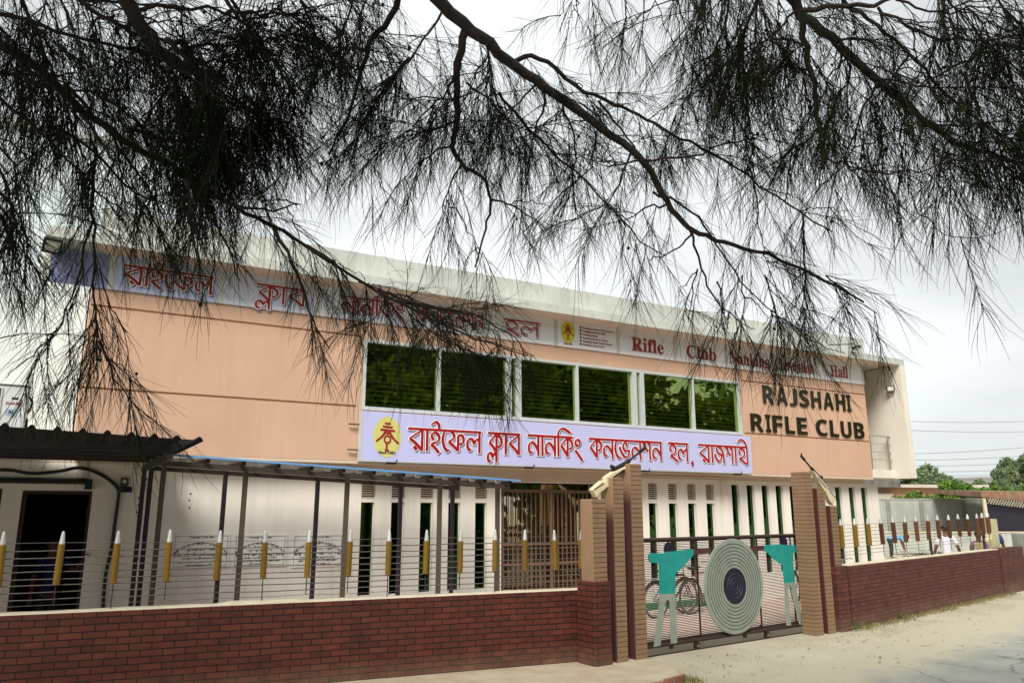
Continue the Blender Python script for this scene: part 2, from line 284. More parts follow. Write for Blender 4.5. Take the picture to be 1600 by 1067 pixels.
# Bengali letters as broad-nib strokes: y = 1 is the head line, y = 0 the foot
GL = {
 'ba': (.78, [[(.64, .92), (.36, .74), (.08, .53)], [(.08, .53), (.34, .34), (.64, .03)], [(.65, 1), (.65, 0)]]),
 'ra': (.775, [[(.62, .92), (.34, .74), (.07, .54)], [(.07, .54), (.34, .34), (.62, .04)], [(.64, 1), (.64, 0)], [(.26, .20), (.40, .035)]]),
 'ka': (.77, [[(.40, .93), (.22, .74), (.06, .55)], [(.06, .55), (.22, .34), (.42, .05)], [(.42, 1), (.42, 0)], [(.43, .85), (.57, .85), (.67, .71), (.67, .51), (.58, .41), (.53, .46)]]),
 'aa': (.225, [[(.10, 1), (.10, 0)]]),
 'i': (.56, [[(.05, 1.20), (.16, 1.30), (.29, 1.34), (.40, 1.23), (.44, 1.0)], [(.19, .53), (.10, .63), (.10, .78), (.24, .85), (.39, .76), (.44, .59), (.34, .44), (.14, .36), (.06, .32)], [(.06, .32), (.24, .16), (.44, -.06)]]),
 'ha': (.60, [[(.21, .54), (.12, .66), (.14, .83), (.33, .88), (.47, .75), (.47, .54), (.32, .38), (.12, .32)], [(.12, .31), (.34, .18), (.60, -.03)]]),
 'pha': (.90, [[(.12, .98), (.26, .86), (.32, .69), (.20, .57), (.05, .48)], [(.05, .48), (.27, .30), (.51, .08)], [(.51, .79), (.51, .06)], [(.51, .77), (.65, .80), (.76, .68), (.76, .48), (.66, .38), (.60, .43)]]),
 'e': (.275, [[(.22, .98), (.11, .88), (.05, .66), (.06, .42), (.15, .17), (.27, .06), (.37, .12)]]),
 'la': (.80, [[(.26, .185), (.175, .135), (.075, .27), (.075, .52), (.175, .65), (.30, .62), (.38, .48), (.40, .40)], [(.40, .40), (.46, .57), (.56, .65), (.65, .56)], [(.66, 1), (.66, 0)]]),
 'na': (.66, [[(.25, .20), (.14, .13), (.06, .28), (.07, .51), (.19, .64), (.35, .56), (.53, .26)], [(.54, 1), (.54, 0)]]),
 'ii_pre': (.15, [[(.07, 0), (.07, 1.0)], [(.07, 1.0), (.08, 1.20), (.19, 1.36), (.38, 1.40), (.60, 1.29), (.74, 1.18)]]),
 'ii_post': (.13, [[(.06, 0), (.06, 1.0)], [(.06, 1.0), (-.05, 1.26), (-.26, 1.41), (-.44, 1.36), (-.58, 1.22)]]),
 'ng': (.46, [[(.21, .90), (.10, .82), (.10, .66), (.21, .58), (.32, .66), (.32, .82), (.21, .90)], [(.06, .36), (.24, .14), (.45, -.16)]]),
 'bha': (.71, [[(.03, .64), (.10, .44), (.23, .21), (.39, .10), (.54, .22), (.60, .49)], [(.60, .49), (.47, .45), (.33, .46), (.24, .61), (.27, .80), (.39, .86), (.45, .75), (.40, .67)]]),
 'sha': (.60, [[(.02, .97), (.14, .84), (.20, .64), (.07, .50)], [(.16, .72), (.22, .96), (.33, .97), (.46, .80)], [(.20, .64), (.26, .57), (.37, .47)], [(.47, 1), (.47, 0)]]),
 'ja': (.72, [[(.03, .52), (.13, .25), (.28, .10), (.44, .24), (.47, .48), (.36, .52), (.22, .64), (.18, .84), (.28, .93)], [(.33, .94), (.53, .74), (.59, .48), (.64, -.02)]]),
 'kla': (.91, [[(.46, .93), (.26, .74), (.08, .53)], [(.08, .53), (.26, .36), (.47, .10)], [(.48, 1), (.48, -.40)], [(.50, .86), (.66, .83), (.77, .66), (.75, .45), (.64, .34), (.60, .40)],
      [(.17, -.31), (.07, -.36), (-.01, -.22), (.02, -.02), (.14, .04), (.23, -.08), (.26, -.18)], [(.26, -.18), (.32, .0), (.40, .02), (.47, -.08)]]),
 'comma': (.40, [[(.14, .10), (.24, .06), (.26, -.06), (.16, -.24)]]),
}
NOHEAD = {'ng', 'comma'}
WORDS = {
 'raifel': ['ra', 'aa', 'i', 'e', 'pha', 'la'], 'klab': ['kla', 'aa', 'ba'], 'nanking': ['na', 'aa', 'na', 'ii_pre', 'ka', 'ng'],
 'convention': ['ka', 'na', 'e', 'bha', 'na', 'sha', 'na'], 'hall': ['ha', 'la'], 'hallcomma': ['ha', 'la', 'comma'], 'rajshahi': ['ra', 'aa', 'ja', 'sha', 'aa', 'ha', 'ii_post'],
}
def smooth(pts, k=4):
    if len(pts) < 3: return pts
    r = []
    for i in range(len(pts) - 1):
        p0 = pts[max(i - 1, 0)]; p1 = pts[i]; p2 = pts[i + 1]; p3 = pts[min(i + 2, len(pts) - 1)]
        for j in range(k):
            t = j / k
            r.append(tuple(.5 * ((2 * p1[a]) + (-p0[a] + p2[a]) * t + (2 * p0[a] - 5 * p1[a] + 4 * p2[a] - p3[a]) * t * t + (-p0[a] + 3 * p1[a] - 3 * p2[a] + p3[a]) * t ** 3) for a in (0, 1)))
    r.append(pts[-1]); return r
def bengali(word, x0, x1, z0, z1, y, m, parent, grow=0.0, dx=0.0, dz=0.0, name='lettering', wt=1.0):
    """z0 foot, z1 head line; strokes stacked a fraction of a millimetre apart"""
    keys = WORDS[word]; tot = sum(GL[k][0] for k in keys); h = z1 - z0; sx = (x1 - x0) / tot
    mb = MB(); n = 0; px = 0.0; yy = y
    def ribbon(pts, wid, yk):
        P = []; k = len(pts)
        for i in range(k):
            a = pts[max(i - 1, 0)]; b = pts[min(i + 1, k - 1)]; d = (b[0] - a[0], b[1] - a[1]); l = math.hypot(*d) or 1; d = (d[0] / l, d[1] / l)
            ang = math.atan2(d[1], d[0]); w = wid * (.56 + .58 * abs(math.sin(ang - R(38)))) if wid is not None else headw
            w = w * .5 + grow
            q = pts[i]
            if i == 0: q = (q[0] - d[0] * grow, q[1] - d[1] * grow)
            if i == k - 1: q = (q[0] + d[0] * grow, q[1] + d[1] * grow)
            P.append(((q[0] - d[1] * w, q[1] + d[0] * w), (q[0] + d[1] * w, q[1] - d[0] * w)))
        vs = [(a[0] + dx, yk, a[1] + dz) for a, b in P] + [(b[0] + dx, yk, b[1] + dz) for a, b in P]
        mb.add(vs, [(i, k + i, k + i + 1, i + 1) for i in range(k - 1)])
    headw = .115 * h * wt
    head = []; hx0 = None
    for kx, kk in enumerate(keys):
        adv, st = GL[kk]
        if kk not in NOHEAD:
            if hx0 is None: hx0 = px
            hx1 = px + adv
        for s in st:
            pts = [(x0 + (px + a) * sx, z0 + b * h) for a, b in smooth(s)]
            n += 1; ribbon(pts, .132 * h * wt, yy - n * .00012)
        px += adv
    n += 1; ribbon([(x0 + hx0 * sx - .02 * h, z1 - .02 * h), (x0 + hx1 * sx - .05 * h, z1 - .02 * h)], None, yy - n * .00012)
    return mb.build(name, m, parent)
def bengali_sign(word, x0, x1, z0, z1, y, parent, red):
    bengali(word, x0, x1, z0, z1, y - .001, LSHADE, parent, .014, .020, -.022, 'letter_outline')
    bengali(word, x0, x1, z0, z1, y - .0055, EDGE, parent, .015, 0, 0, 'letter_outline')
    bengali(word, x0, x1, z0, z1, y - .010, red, parent)

# ------------------------------------------------------------------ frames (local x along the front, local y away from the street)
FB = Vector((3.76, 17.54, 0)); FRZ = R(30.285)        # club building front
GB = Vector((1.91, 11.48, 0)); GRZ = R(36.0)          # gate line
LB = Vector((-5.43, 8.54, 0)); LRZ = R(22.88)         # left brick wall
RB = Vector((6.1, 14.5, 0)); RRZ = R(42.67)           # right brick wall
def loc(base, rz, x, y, z=0.0):
    return Vector((base.x + x * math.cos(rz) - y * math.sin(rz), base.y + x * math.sin(rz) + y * math.cos(rz), z))

# ------------------------------------------------------------------ ground, road, pavement, yard
def ground_mat(name, c1, c2, c3, sc=.6, bump=.35):
    m, t, p, N, L = newmat(name); p.inputs['Roughness'].default_value = .95; p.inputs['Specular IOR Level'].default_value = .15
    tc = N('ShaderNodeTexCoord')
    n1 = N('ShaderNodeTexNoise'); n1.inputs['Scale'].default_value = sc; n1.inputs['Detail'].default_value = 8; n1.inputs['Roughness'].default_value = .62; L(tc.outputs['Object'], n1.inputs['Vector'])
    cr = N('ShaderNodeValToRGB'); cr.color_ramp.elements[0].position = .36; cr.color_ramp.elements[1].position = .66; cr.color_ramp.elements[0].color = (*c1, 1); cr.color_ramp.elements[1].color = (*c2, 1); L(n1.outputs['Fac'], cr.inputs[0])
    n2 = N('ShaderNodeTexNoise'); n2.inputs['Scale'].default_value = 9; n2.inputs['Detail'].default_value = 10; n2.inputs['Roughness'].default_value = .8; L(tc.outputs['Object'], n2.inputs['Vector'])
    c2r = N('ShaderNodeValToRGB'); c2r.color_ramp.elements[0].position = .56; c2r.color_ramp.elements[1].position = .72; c2r.color_ramp.elements[0].color = (0, 0, 0, 1); c2r.color_ramp.elements[1].color = (.85, .85, .85, 1); L(n2.outputs['Fac'], c2r.inputs[0])
    mx = N('ShaderNodeMixRGB'); L(c2r.outputs[0], mx.inputs[0]); L(cr.outputs[0], mx.inputs[1]); mx.inputs[2].default_value = (*c3, 1); L(mx.outputs[0], p.inputs['Base Color'])
    n3 = N('ShaderNodeTexNoise'); n3.inputs['Scale'].default_value = 45; n3.inputs['Detail'].default_value = 6; L(tc.outputs['Object'], n3.inputs['Vector'])
    bp = N('ShaderNodeBump'); bp.inputs['Strength'].default_value = bump; bp.inputs['Distance'].default_value = .02; L(n3.outputs['Fac'], bp.inputs['Height']); L(bp.outputs[0], p.inputs['Normal'])
    return m, t, mx, p, N, L, tc
SAND = ground_mat('sandy_ground', (.385, .345, .25), (.49, .45, .35), (.31, .28, .20))[0]
g = MB(); g.add([(-900, -900, -.012), (900, -900, -.012), (900, 900, -.012), (-900, 900, -.012)], [(0, 1, 2, 3)])
tag(g.build('ground', SAND), kind='structure')
# road: a sheet whose edge towards the walls is dusted with sand
m, t, mx, p, N, L, tc = ground_mat('grey_road', (.27, .275, .25), (.37, .37, .335), (.44, .40, .30), 1.1, .3)
sx = N('ShaderNodeSeparateXYZ'); L(tc.outputs['Object'], sx.inputs[0])
nn = N('ShaderNodeTexNoise'); nn.inputs['Scale'].default_value = .75; nn.inputs['Detail'].default_value = 12; nn.inputs['Roughness'].default_value = .68; L(tc.outputs['Object'], nn.inputs['Vector'])
mm = N('ShaderNodeMath'); mm.operation = 'MULTIPLY_ADD'; mm.inputs[1].default_value = 2.6; L(nn.outputs['Fac'], mm.inputs[0]); L(sx.outputs[1], mm.inputs[2])
rr = N('ShaderNodeMapRange'); rr.inputs['From Min'].default_value = -.25; rr.inputs['From Max'].default_value = .42; L(mm.outputs[0], rr.inputs['Value'])
ms = N('ShaderNodeMixRGB'); L(rr.outputs[0], ms.inputs[0]); L(mx.outputs[0], ms.inputs[1]); ms.inputs[2].default_value = (.45, .41, .31, 1); L(ms.outputs[0], p.inputs['Base Color'])
vo = N('ShaderNodeTexVoronoi'); vo.feature = 'DISTANCE_TO_EDGE'; vo.inputs['Scale'].default_value = .9; wn2 = N('ShaderNodeTexNoise'); wn2.inputs['Scale'].default_value = 3; wn2.inputs['Detail'].default_value = 6; L(tc.outputs['Object'], wn2.inputs['Vector'])
va = N('ShaderNodeMixRGB'); va.inputs[0].default_value = .25; L(tc.outputs['Object'], va.inputs[1]); L(wn2.outputs['Color'], va.inputs[2]); L(va.outputs[0], vo.inputs['Vector'])
vr = N('ShaderNodeMapRange'); vr.inputs['From Min'].default_value = .004; vr.inputs['From Max'].default_value = .014; vr.inputs['To Min'].default_value = .55; vr.inputs['To Max'].default_value = 1.0; L(vo.outputs['Distance'], vr.inputs['Value'])
vm = N('ShaderNodeMixRGB'); vm.blend_type = 'MULTIPLY'; vm.inputs[0].default_value = 1; L(mx.outputs[0], vm.inputs[1]); L(vr.outputs[0], vm.inputs[2]); L(vm.outputs[0], ms.inputs[1])
ROAD = m
# road local frame: origin on its wall-side edge, x along the right wall direction
rd = MB(); xs = np.linspace(-60, 200, 131)
ed = [(x, .25 * math.sin(x * .7) + .15 * math.sin(x * 1.9) + (0.0)) for x in xs]
n = len(ed)
rd.add([(x, y, .0) for x, y in ed] + [(x, -9.0, .0) for x, y in ed], [(n + i, n + i + 1, i + 1, i) for i in range(n - 1)])
o = rd.build('road', ROAD); o.location = (5.42, 12.66, -.004); o.rotation_euler = (0, 0, R(43)); tag(o, kind='structure')
# compound yard behind the gate: pinkish paving
PAVE = brick_mat('yard_paving', (.56, .44, .38), (.50, .40, .35), (.36, .29, .26), .4, .4, .008, .85, .3, .2)
m, t, p, N, L = newmat('yard_tiles'); p.inputs['Roughness'].default_value = .85
tc = N('ShaderNodeTexCoord'); bt = N('ShaderNodeTexBrick'); bt.inputs['Scale'].default_value = 1; bt.inputs['Brick Width'].default_value = .3; bt.inputs['Row Height'].default_value = .3; bt.offset = 0
bt.inputs['Mortar Size'].default_value = .006; bt.inputs['Color1'].default_value = (.72, .55, .47, 1); bt.inputs['Color2'].default_value = (.66, .52, .45, 1); bt.inputs['Mortar'].default_value = (.42, .34, .29, 1)
L(tc.outputs['Object'], bt.inputs['Vector']); L(bt.outputs['Color'], p.inputs['Base Color'])
y = MB(); y.add([(-13, -7.2, 0), (7.6, -7.2, 0), (7.6, .3, 0), (-13, .3, 0)], [(0, 1, 2, 3)])
o = y.build('yard_paving', m); o.location = FB + Vector((0, 0, -.006)); o.rotation_euler = (0, 0, FRZ); tag(o, kind='structure')
# clip the paving to the compound: the part on the street side is removed by the gate line
bm = bmesh.new(); bm.from_mesh(o.data)
inv = (Matrix.Translation(o.location) @ Matrix.Rotation(FRZ, 4, 'Z')).inverted()
pc = inv @ loc(GB, GRZ, 0, 1.0); pn = (inv.to_3x3() @ Vector((math.sin(GRZ), -math.cos(GRZ), 0)))
bmesh.ops.bisect_plane(bm, geom=bm.verts[:] + bm.edges[:] + bm.faces[:], plane_co=pc, plane_no=pn, clear_outer=True)
bm.to_mesh(o.data); bm.free()
# brick-edged pavement along the left wall
PB = brick_mat('pavement_brick', (.47, .34, .25), (.40, .29, .21), (.36, .29, .20), .25, .125, .006, .9, .4, .25)
pv = MB(); a = loc(LB, LRZ, -8, .35); b_ = loc(LB, LRZ, 7.9, .35)
c_ = Vector((2.16, 10.33, 0)); d_ = loc(LB, LRZ, -8, -1.6)
c0 = Vector((2.02, 11.2, 0)); k1 = Vector((1.61, 9.826, 0))
top = [(d_.x, d_.y, .0), (k1.x - 2.5, k1.y - 1.9, .0), (k1.x, k1.y, 0), (c_.x - .06, c_.y - .03, 0), (c_.x, c_.y + .08, 0), (c0.x, c0.y, 0), (b_.x, b_.y, 0), (a.x, a.y, 0)]
n = len(top); pv.add([(x, y_, .06) for x, y_, z in top] + [(x, y_, -.02) for x, y_, z in top], [tuple(range(n))] + [(i, n + i, n + (i + 1) % n, (i + 1) % n) for i in range(n)])
m, t, p, N, L = newmat('pavement_mix'); p.inputs['Roughness'].default_value = .9
tc = N('ShaderNodeTexCoord'); mp = N('ShaderNodeMapping'); mp.inputs['Rotation'].default_value = (0, 0, -LRZ); L(tc.outputs['Object'], mp.inputs[0])
bt = N('ShaderNodeTexBrick'); bt.inputs['Scale'].default_value = 1; bt.inputs['Brick Width'].default_value = .25; bt.inputs['Row Height'].default_value = .125; bt.inputs['Mortar Size'].default_value = .006
bt.inputs['Color1'].default_value = (.43, .34, .24, 1); bt.inputs['Color2'].default_value = (.37, .30, .21, 1); bt.inputs['Mortar'].default_value = (.34, .29, .20, 1); L(mp.outputs[0], bt.inputs['Vector'])
nz = N('ShaderNodeTexNoise'); nz.inputs['Scale'].default_value = 2.2; nz.inputs['Detail'].default_value = 8; L(tc.outputs['Object'], nz.inputs['Vector'])
cr = N('ShaderNodeValToRGB'); cr.color_ramp.elements[0].position = .42; cr.color_ramp.elements[1].position = .62; L(nz.outputs['Fac'], cr.inputs[0])
mx = N('ShaderNodeMixRGB'); L(cr.outputs[0], mx.inputs[0]); L(bt.outputs['Color'], mx.inputs[1]); mx.inputs[2].default_value = (.46, .40, .28, 1); L(mx.outputs[0], p.inputs['Base Color'])
bp = N('ShaderNodeBump'); bp.inputs['Strength'].default_value = .4; bp.inputs['Distance'].default_value = .01; L(bt.outputs['Fac'], bp.inputs['Height']); bp.invert = True; L(bp.outputs[0], p.inputs['Normal'])
tag(fix(pv.build('pavement', m)), kind='structure')
kb = MB(); kp = [(k1.x - 2.5, k1.y - 1.9), (k1.x, k1.y), (c_.x - .06, c_.y - .03), (c_.x, c_.y + .08)]
for i in range(3):
    p0 = Vector((*kp[i], 0)); p1 = Vector((*kp[i + 1], 0)); dd = (p1 - p0).normalized(); nn_ = Vector((dd.y, -dd.x, 0)); L_ = (p1 - p0).length; k = max(1, round(L_ / .12)); st = L_ / k
    for j in range(k):
        q0 = p0 + dd * (j * st + .006); q1 = p0 + dd * ((j + 1) * st - .006); hz = .068 + rnd.uniform(-.012, .008); w = .055 + rnd.uniform(-.012, .01)
        vs = [q0, q1, q1 + nn_ * w, q0 + nn_ * w]
        kb.add([(v.x, v.y, -.02) for v in vs] + [(v.x, v.y, hz) for v in vs], [(3, 2, 1, 0), (4, 5, 6, 7), (0, 1, 5, 4), (1, 2, 6, 5), (2, 3, 7, 6), (3, 0, 4, 7)])
tag(fix(kb.build('kerb', M('kerb_brick', (.33, .15, .11), .9, .35, 9, .5, 40))), kind='structure')

# ------------------------------------------------------------------ the club building
BLD = thing('club_building', 'two storey peach and cream building with flat roof slab and green windows', 'building', FB, FRZ)
def wall_holes(u0, u1, z0, z1, y, th, holes):
    """front sheet at y with openings; hole = (u0,u1,z0,z1,depth) depth None = right through (back open), else recessed with a bottom"""
    us = sorted({u0, u1, *[h[0] for h in holes], *[h[1] for h in holes]}); zs = sorted({z0, z1, *[h[2] for h in holes], *[h[3] for h in holes]})
    mb = MB()
    for i in range(len(us) - 1):
        for j in range(len(zs) - 1):
            cu, cz = (us[i] + us[i + 1]) / 2, (zs[j] + zs[j + 1]) / 2
            if not any(h[0] < cu < h[1] and h[2] < cz < h[3] for h in holes):
                a, b, c, d = us[i], us[i + 1], zs[j], zs[j + 1]
                mb.add([(a, y, c), (b, y, c), (b, y, d), (a, y, d)], [(0, 1, 2, 3)])
                mb.add([(a, y + th, c), (b, y + th, c), (b, y + th, d), (a, y + th, d)], [(3, 2, 1, 0)])
    for h in holes:
        a, b, c, d, dp = h; t = th if dp is None else dp
        mb.add([(a, y, c), (a, y + t, c), (a, y + t, d), (a, y, d)], [(0, 1, 2, 3)])
        mb.add([(b, y, c), (b, y + t, c), (b, y + t, d), (b, y, d)], [(3, 2, 1, 0)])
        mb.add([(a, y, c), (b, y, c), (b, y + t, c), (a, y + t, c)], [(0, 1, 2, 3)])
        mb.add([(a, y, d), (b, y, d), (b, y + t, d), (a, y + t, d)], [(3, 2, 1, 0)])
        if dp is not None: mb.add([(a, y + t, c), (b, y + t, c), (b, y + t, d), (a, y + t, d)], [(0, 1, 2, 3)])
    for (a, c, b, d) in ((u0, z0, u0, z1), (u1, z0, u1, z1)):
        s = [(a, y, c), (a, y + th, c), (b, y + th, d), (b, y, d)]; mb.add(s, [(3, 2, 1, 0) if a == u0 else (0, 1, 2, 3)])
    mb.add([(u0, y, z0), (u1, y, z0), (u1, y + th, z0), (u0, y + th, z0)], [(3, 2, 1, 0)])
    mb.add([(u0, y, z1), (u1, y, z1), (u1, y + th, z1), (u0, y + th, z1)], [(0, 1, 2, 3)])
    return mb
U0, U1 = -11.95, 7.0
# upper storey with two shadow grooves and the long window opening
gv = []
for zc in (5.215, 3.92):
    gv += [(U0 + .001, -7.60, zc - .018, zc + .018, .03), (2.20, U1 - .001, zc - .018, zc + .018, .03)]
WZ0, WZ1 = 3.86, 5.18
wall_holes(U0, U1, 2.95, 6.068, 0, .25, gv + [(-7.50, 2.13, WZ0, WZ1, None)]).build('upper_wall', PEACH, BLD)
for a_, b_, c_ in ((U0, U0 + .2, .252), (U1 - .2, U1, .252), (U0 + .202, U1 - .202, 11.8)): MB().box(a_, b_, c_, 12, 2.95, 6.068).build('side_wall', PEACH, BLD)
fl = MB(); fl.box(U0, U1, .302, 11.99, 2.80, 2.948); fl.box(U0, U1, .002, .30, 2.90, 2.947); fl.build('upper_floor', LINTEL, BLD)
# ground storey, set back 0.3 m
GY = .30
slA = [-7.20, -6.62, -6.04, -5.46, -4.88]; slB = [-.51, .08, .66, 1.24]; slC = [2.08, 2.60, 3.12, 3.62, 4.13, 4.70, 5.28, 5.90, 6.46, 6.98]
slits = [(c, True, 2.23, 2.56) for c in slA] + [(c, True, 2.24, 2.68) for c in slB] + [(c, False, 2.68, 2.69) for c in slC]
holes = [(c - .13, c + .13, .60, zt, None) for c, v, zg, zt in slits] + [(-4.43, -2.02, .0, 2.64, None), (-12.53, -11.62, 0.0, 2.38, None), (-13.75, -12.78, .05, 2.40, None)]
holes = [(a, b, max(c, .002), d, e) for a, b, c, d, e in holes]
wall_holes(-14.2, 7.58, 0, 2.796, GY, .22, holes).build('ground_wall', CREAM, BLD)
for a_, b_ in ((7.36, 7.58), (-14.2, -14.0)): MB().box(a_, b_, GY + .222, 12, 0, 2.797).build('ground_side_wall', CREAM, BLD)
# lintel strip and annex over the left door
lt = MB(); lt.box(-9.2, -1.75, GY - .03, GY - .002, 2.655, 2.785); lt.box(-9.2, -1.75, GY - .05, GY - .002, 2.788, 2.90); lt.build('lintel', LINTEL, BLD)
an = MB(); an.box(-14.2, U0 - .01, GY + .002, 6, 2.80, 3.02); an.build('annex_roof', LINTEL, BLD)
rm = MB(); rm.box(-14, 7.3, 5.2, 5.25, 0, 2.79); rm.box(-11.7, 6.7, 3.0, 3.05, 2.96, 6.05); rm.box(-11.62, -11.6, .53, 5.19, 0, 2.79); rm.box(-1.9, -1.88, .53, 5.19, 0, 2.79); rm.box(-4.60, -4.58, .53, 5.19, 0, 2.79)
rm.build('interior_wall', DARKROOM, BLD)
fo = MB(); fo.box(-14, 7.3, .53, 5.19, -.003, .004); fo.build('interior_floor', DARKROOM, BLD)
# roof slab, parapet, side fin, balcony
rs = MB(); rs.box(-11.95, 8.19, -.5, 12.2, 6.07, 6.24); rs.box(-12.65, -11.9505, -.5, .12, 6.07, 6.24); rs.build('roof_slab', FASCIA, BLD)
MB().box(-11.94, 7.955, -.49, -.002, 6.060, 6.0695).build('soffit', M('soffit_bounce_tint', (.70, .55, .43), .85, .08, 1.5, streak=.12), BLD)  # peach bounce light put into this panel's colour
pp = MB(); pp.box(-11.95, 6.72, -.30, -.12, 6.241, 6.70); pp.box(6.54, 6.72, -.119, 12, 6.241, 6.70); pp.build('parapet', FASCIA, BLD)
fn = MB(); fn.box(7.96, 8.19, -.5, 3.2, 2.94, 6.069); fn.build('side_fin', FINP, BLD)
bf = MB(); bf.box(7.002, 7.958, -.02, 3.2, 2.95, 3.17); bf.build('balcony_floor', FINP, BLD)
bw_ = MB(); bw_.box(7.002, 7.958, 3.0, 3.2, 3.171, 6.069); bw_.build('balcony_back_wall', FINP, BLD)
rail = MB().tube([(7.03, .03, 4.10), (7.955, .03, 4.10)], .02, 8).build('balcony_railing', STEEL, BLD)
for x in (7.06, 7.86): MB().tube([(x, .03, 3.17), (x, .03, 4.085)], .022, 8).build('post', STEEL, rail)
for z in (3.88, 3.66, 3.45):
    MB().tube([(7.03, .03, z), (7.955, .03, z)], .02 if z > 4 else .012, 8).build('rail', STEEL, rail)
# long window band: three pairs of panes and two narrow lights between
def window(x0, x1, name, mull=None):
    f = MB(); y0, y1 = -.012, .09; b = .055
    f.box(x0, x0 + b, y0, y1, WZ0 + .07, WZ1 - .001); f.box(x1 - b, x1, y0, y1, WZ0 + .07, WZ1 - .001)
    f.box(x0 + b, x1 - b, y0 + .001, y1, WZ1 - .06, WZ1 - .002); f.box(x0, x1, y0 - .004, y1, WZ0 + .002, WZ0 + .069)
    if mull: f.box(mull - .03, mull + .03, y0 - .002, y1 - .001, WZ0 + .07, WZ1 - .061)
    fr = f.build(name, ALU, BLD)
    seg = [(x0 + b, mull - .03), (mull + .03, x1 - b)] if mull else [(x0 + b, x1 - b)]
    for k, (a, c) in enumerate(seg):
        MB().add([(a, .055 + .02 * k, WZ0 + .07), (c, .055 + .02 * k, WZ0 + .07), (c, .055 + .02 * k, WZ1 - .06), (a, .055 + .02 * k, WZ1 - .06)], [(0, 1, 2, 3)]).build('pane', GLASS_UP, fr)
        if mull:
            s = MB(); z = WZ0 + .12
            while z < WZ1 - .1:
                s.add([(a + .01, .20, z), (c - .01, .20, z), (c - .01, .232, z + .030), (a + .01, .232, z + .030)], [(0, 1, 2, 3)]); z += .088
            s.build('blind', BLIND, fr)
for a, b, mu in ((-7.50, -4.42, -5.98), (-4.19, -1.18, -2.74), (-.96, 2.13, .57)): window(a, b, 'window', mu)
for a, b in ((-4.415, -4.195), (-1.175, -.965)): window(a, b, 'narrow_window')
# slit windows
for c, vent, zg, zt in slits:
    f = MB(); f.box(c - .129, c - .118, GY + .055, GY + .10, .602, zg - .001); f.box(c + .118, c + .129, GY + .055, GY + .10, .602, zg - .001); f.box(c - .117, c + .117, GY + .055, GY + .10, .602, .62)
    if vent: f.box(c - .129, c + .129, GY + .02, GY + .15, zg, zg + .075)
    fr = f.build('slit_window', ALU if not vent else CREAM, BLD)
    MB().add([(c - .117, GY + .075, .62), (c + .117, GY + .075, .62), (c + .117, GY + .075, zg), (c - .117, GY + .075, zg)], [(0, 1, 2, 3)]).build('pane', GLASS_DN, fr)
    if vent:
        s = MB(); z = zg + .085; st = (zt - zg - .08) / (6 if zt < 2.6 else 8)
        while z < zt - .02:
            s.box(c - .129, c + .129, GY + .012, GY + .03, z, z + st * .40); z += st
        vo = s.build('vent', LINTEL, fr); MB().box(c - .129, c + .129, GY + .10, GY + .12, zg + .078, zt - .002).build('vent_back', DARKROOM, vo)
# left glazed panel beside the dark doorway, door reveal
f = MB(); f.box(-13.74, -13.68, GY + .06, GY + .12, .06, 2.39); f.box(-12.85, -12.79, GY + .06, GY + .12, .06, 2.39); f.box(-13.679, -12.851, GY + .06, GY + .12, 2.32, 2.39); f.box(-13.25, -13.21, GY + .06, GY + .12, .06, 2.319)
fr = f.build('side_window', POSTD, BLD)
MB().add([(-13.68, GY + .09, .06), (-12.85, GY + .09, .06), (-12.85, GY + .09, 2.32), (-13.68, GY + .09, 2.32)], [(0, 1, 2, 3)]).build('pane', GLASS_DN, fr)
f = MB(); f.box(-12.528, -12.47, GY + .03, GY + .16, .004, 2.378); f.box(-11.66, -11.622, GY + .03, GY + .16, .004, 2.378); f.box(-12.469, -11.661, GY + .03, GY + .16, 2.33, 2.378); f.build('door_frame', POSTD, BLD)
# entrance glass behind the grille
eg = MB(); eg.add([(-4.43, GY + .19, .01), (-2.02, GY + .19, .01), (-2.02, GY + .19, 2.62), (-4.43, GY + .19, 2.62)], [(0, 1, 2, 3)]); eg.build('entrance_glass', GLASS_ENT, BLD)

# entrance grille
RUSTI = M('rust_brown_iron', (.16, .095, .06), .6, .25, 8)
GR = thing('entrance_grille', 'brown iron bar grille across the entrance behind the left fence', 'grille', loc(FB, FRZ, -3.22, GY + .06), FRZ)
f = MB(); f.box(-1.2, 1.19, -.02, .02, 2.44, 2.50); f.box(-1.2, 1.19, -.021, .021, 1.40, 1.44); f.box(-1.2, 1.19, -.022, .022, 1.02, 1.06); f.box(-1.2, 1.19, -.02, .02, .04, .08)
for x in (-1.2, -.02, 1.15): f.box(x, x + .045, -.025, .025, .04, 2.52)
f.build('frame', RUSTI, GR)
k = 0
for x in np.arange(-1.12, 1.14, .108):
    if abs(x) < .05: continue
    MB().box(x - .009, x + .009, -.009, .009, .082, 2.438).build('bar', RUSTI, GR)
for z in np.arange(.2, 1.0, .115):
    MB().box(-1.154, 1.149, .011, .023, z, z + .014).build('cross_bar', RUSTI, GR)

# ------------------------------------------------------------------ signs on the building
SB = thing('fascia_sign', 'long white panel strip with red Bengali and English lettering under the roof slab', 'sign', loc(FB, FRZ, 0, 0, 5.49), FRZ)
PBLUE = [M('bluish_panel', c, .45, .06, .8, streak=.08) for c in ((.24, .28, .46), (.50, .54, .74), (.68, .70, .82), (.78, .78, .84), (.83, .82, .85))]  # panels get darker and bluer towards the left end
div = [-12.60, -11.72, -10.07, -8.40, -6.60, -4.95, -3.29, -1.63, .05, 1.70, 3.34, 4.99, 6.94]
SY = -.032
for i in range(len(div) - 1):
    p_ = MB(); p_.box(div[i] + .04, div[i + 1] - .04, -.03, -.002, .004, .57); p_.build('panel', PANEL if i > 4 else PBLUE[i], SB)
for d in div:
    if abs(d - 3.34) < .01: continue
    p_ = MB(); p_.box(d - .038, d + .038, -.04, -.002, .002, .572); p_.build('divider', STRIP, SB)
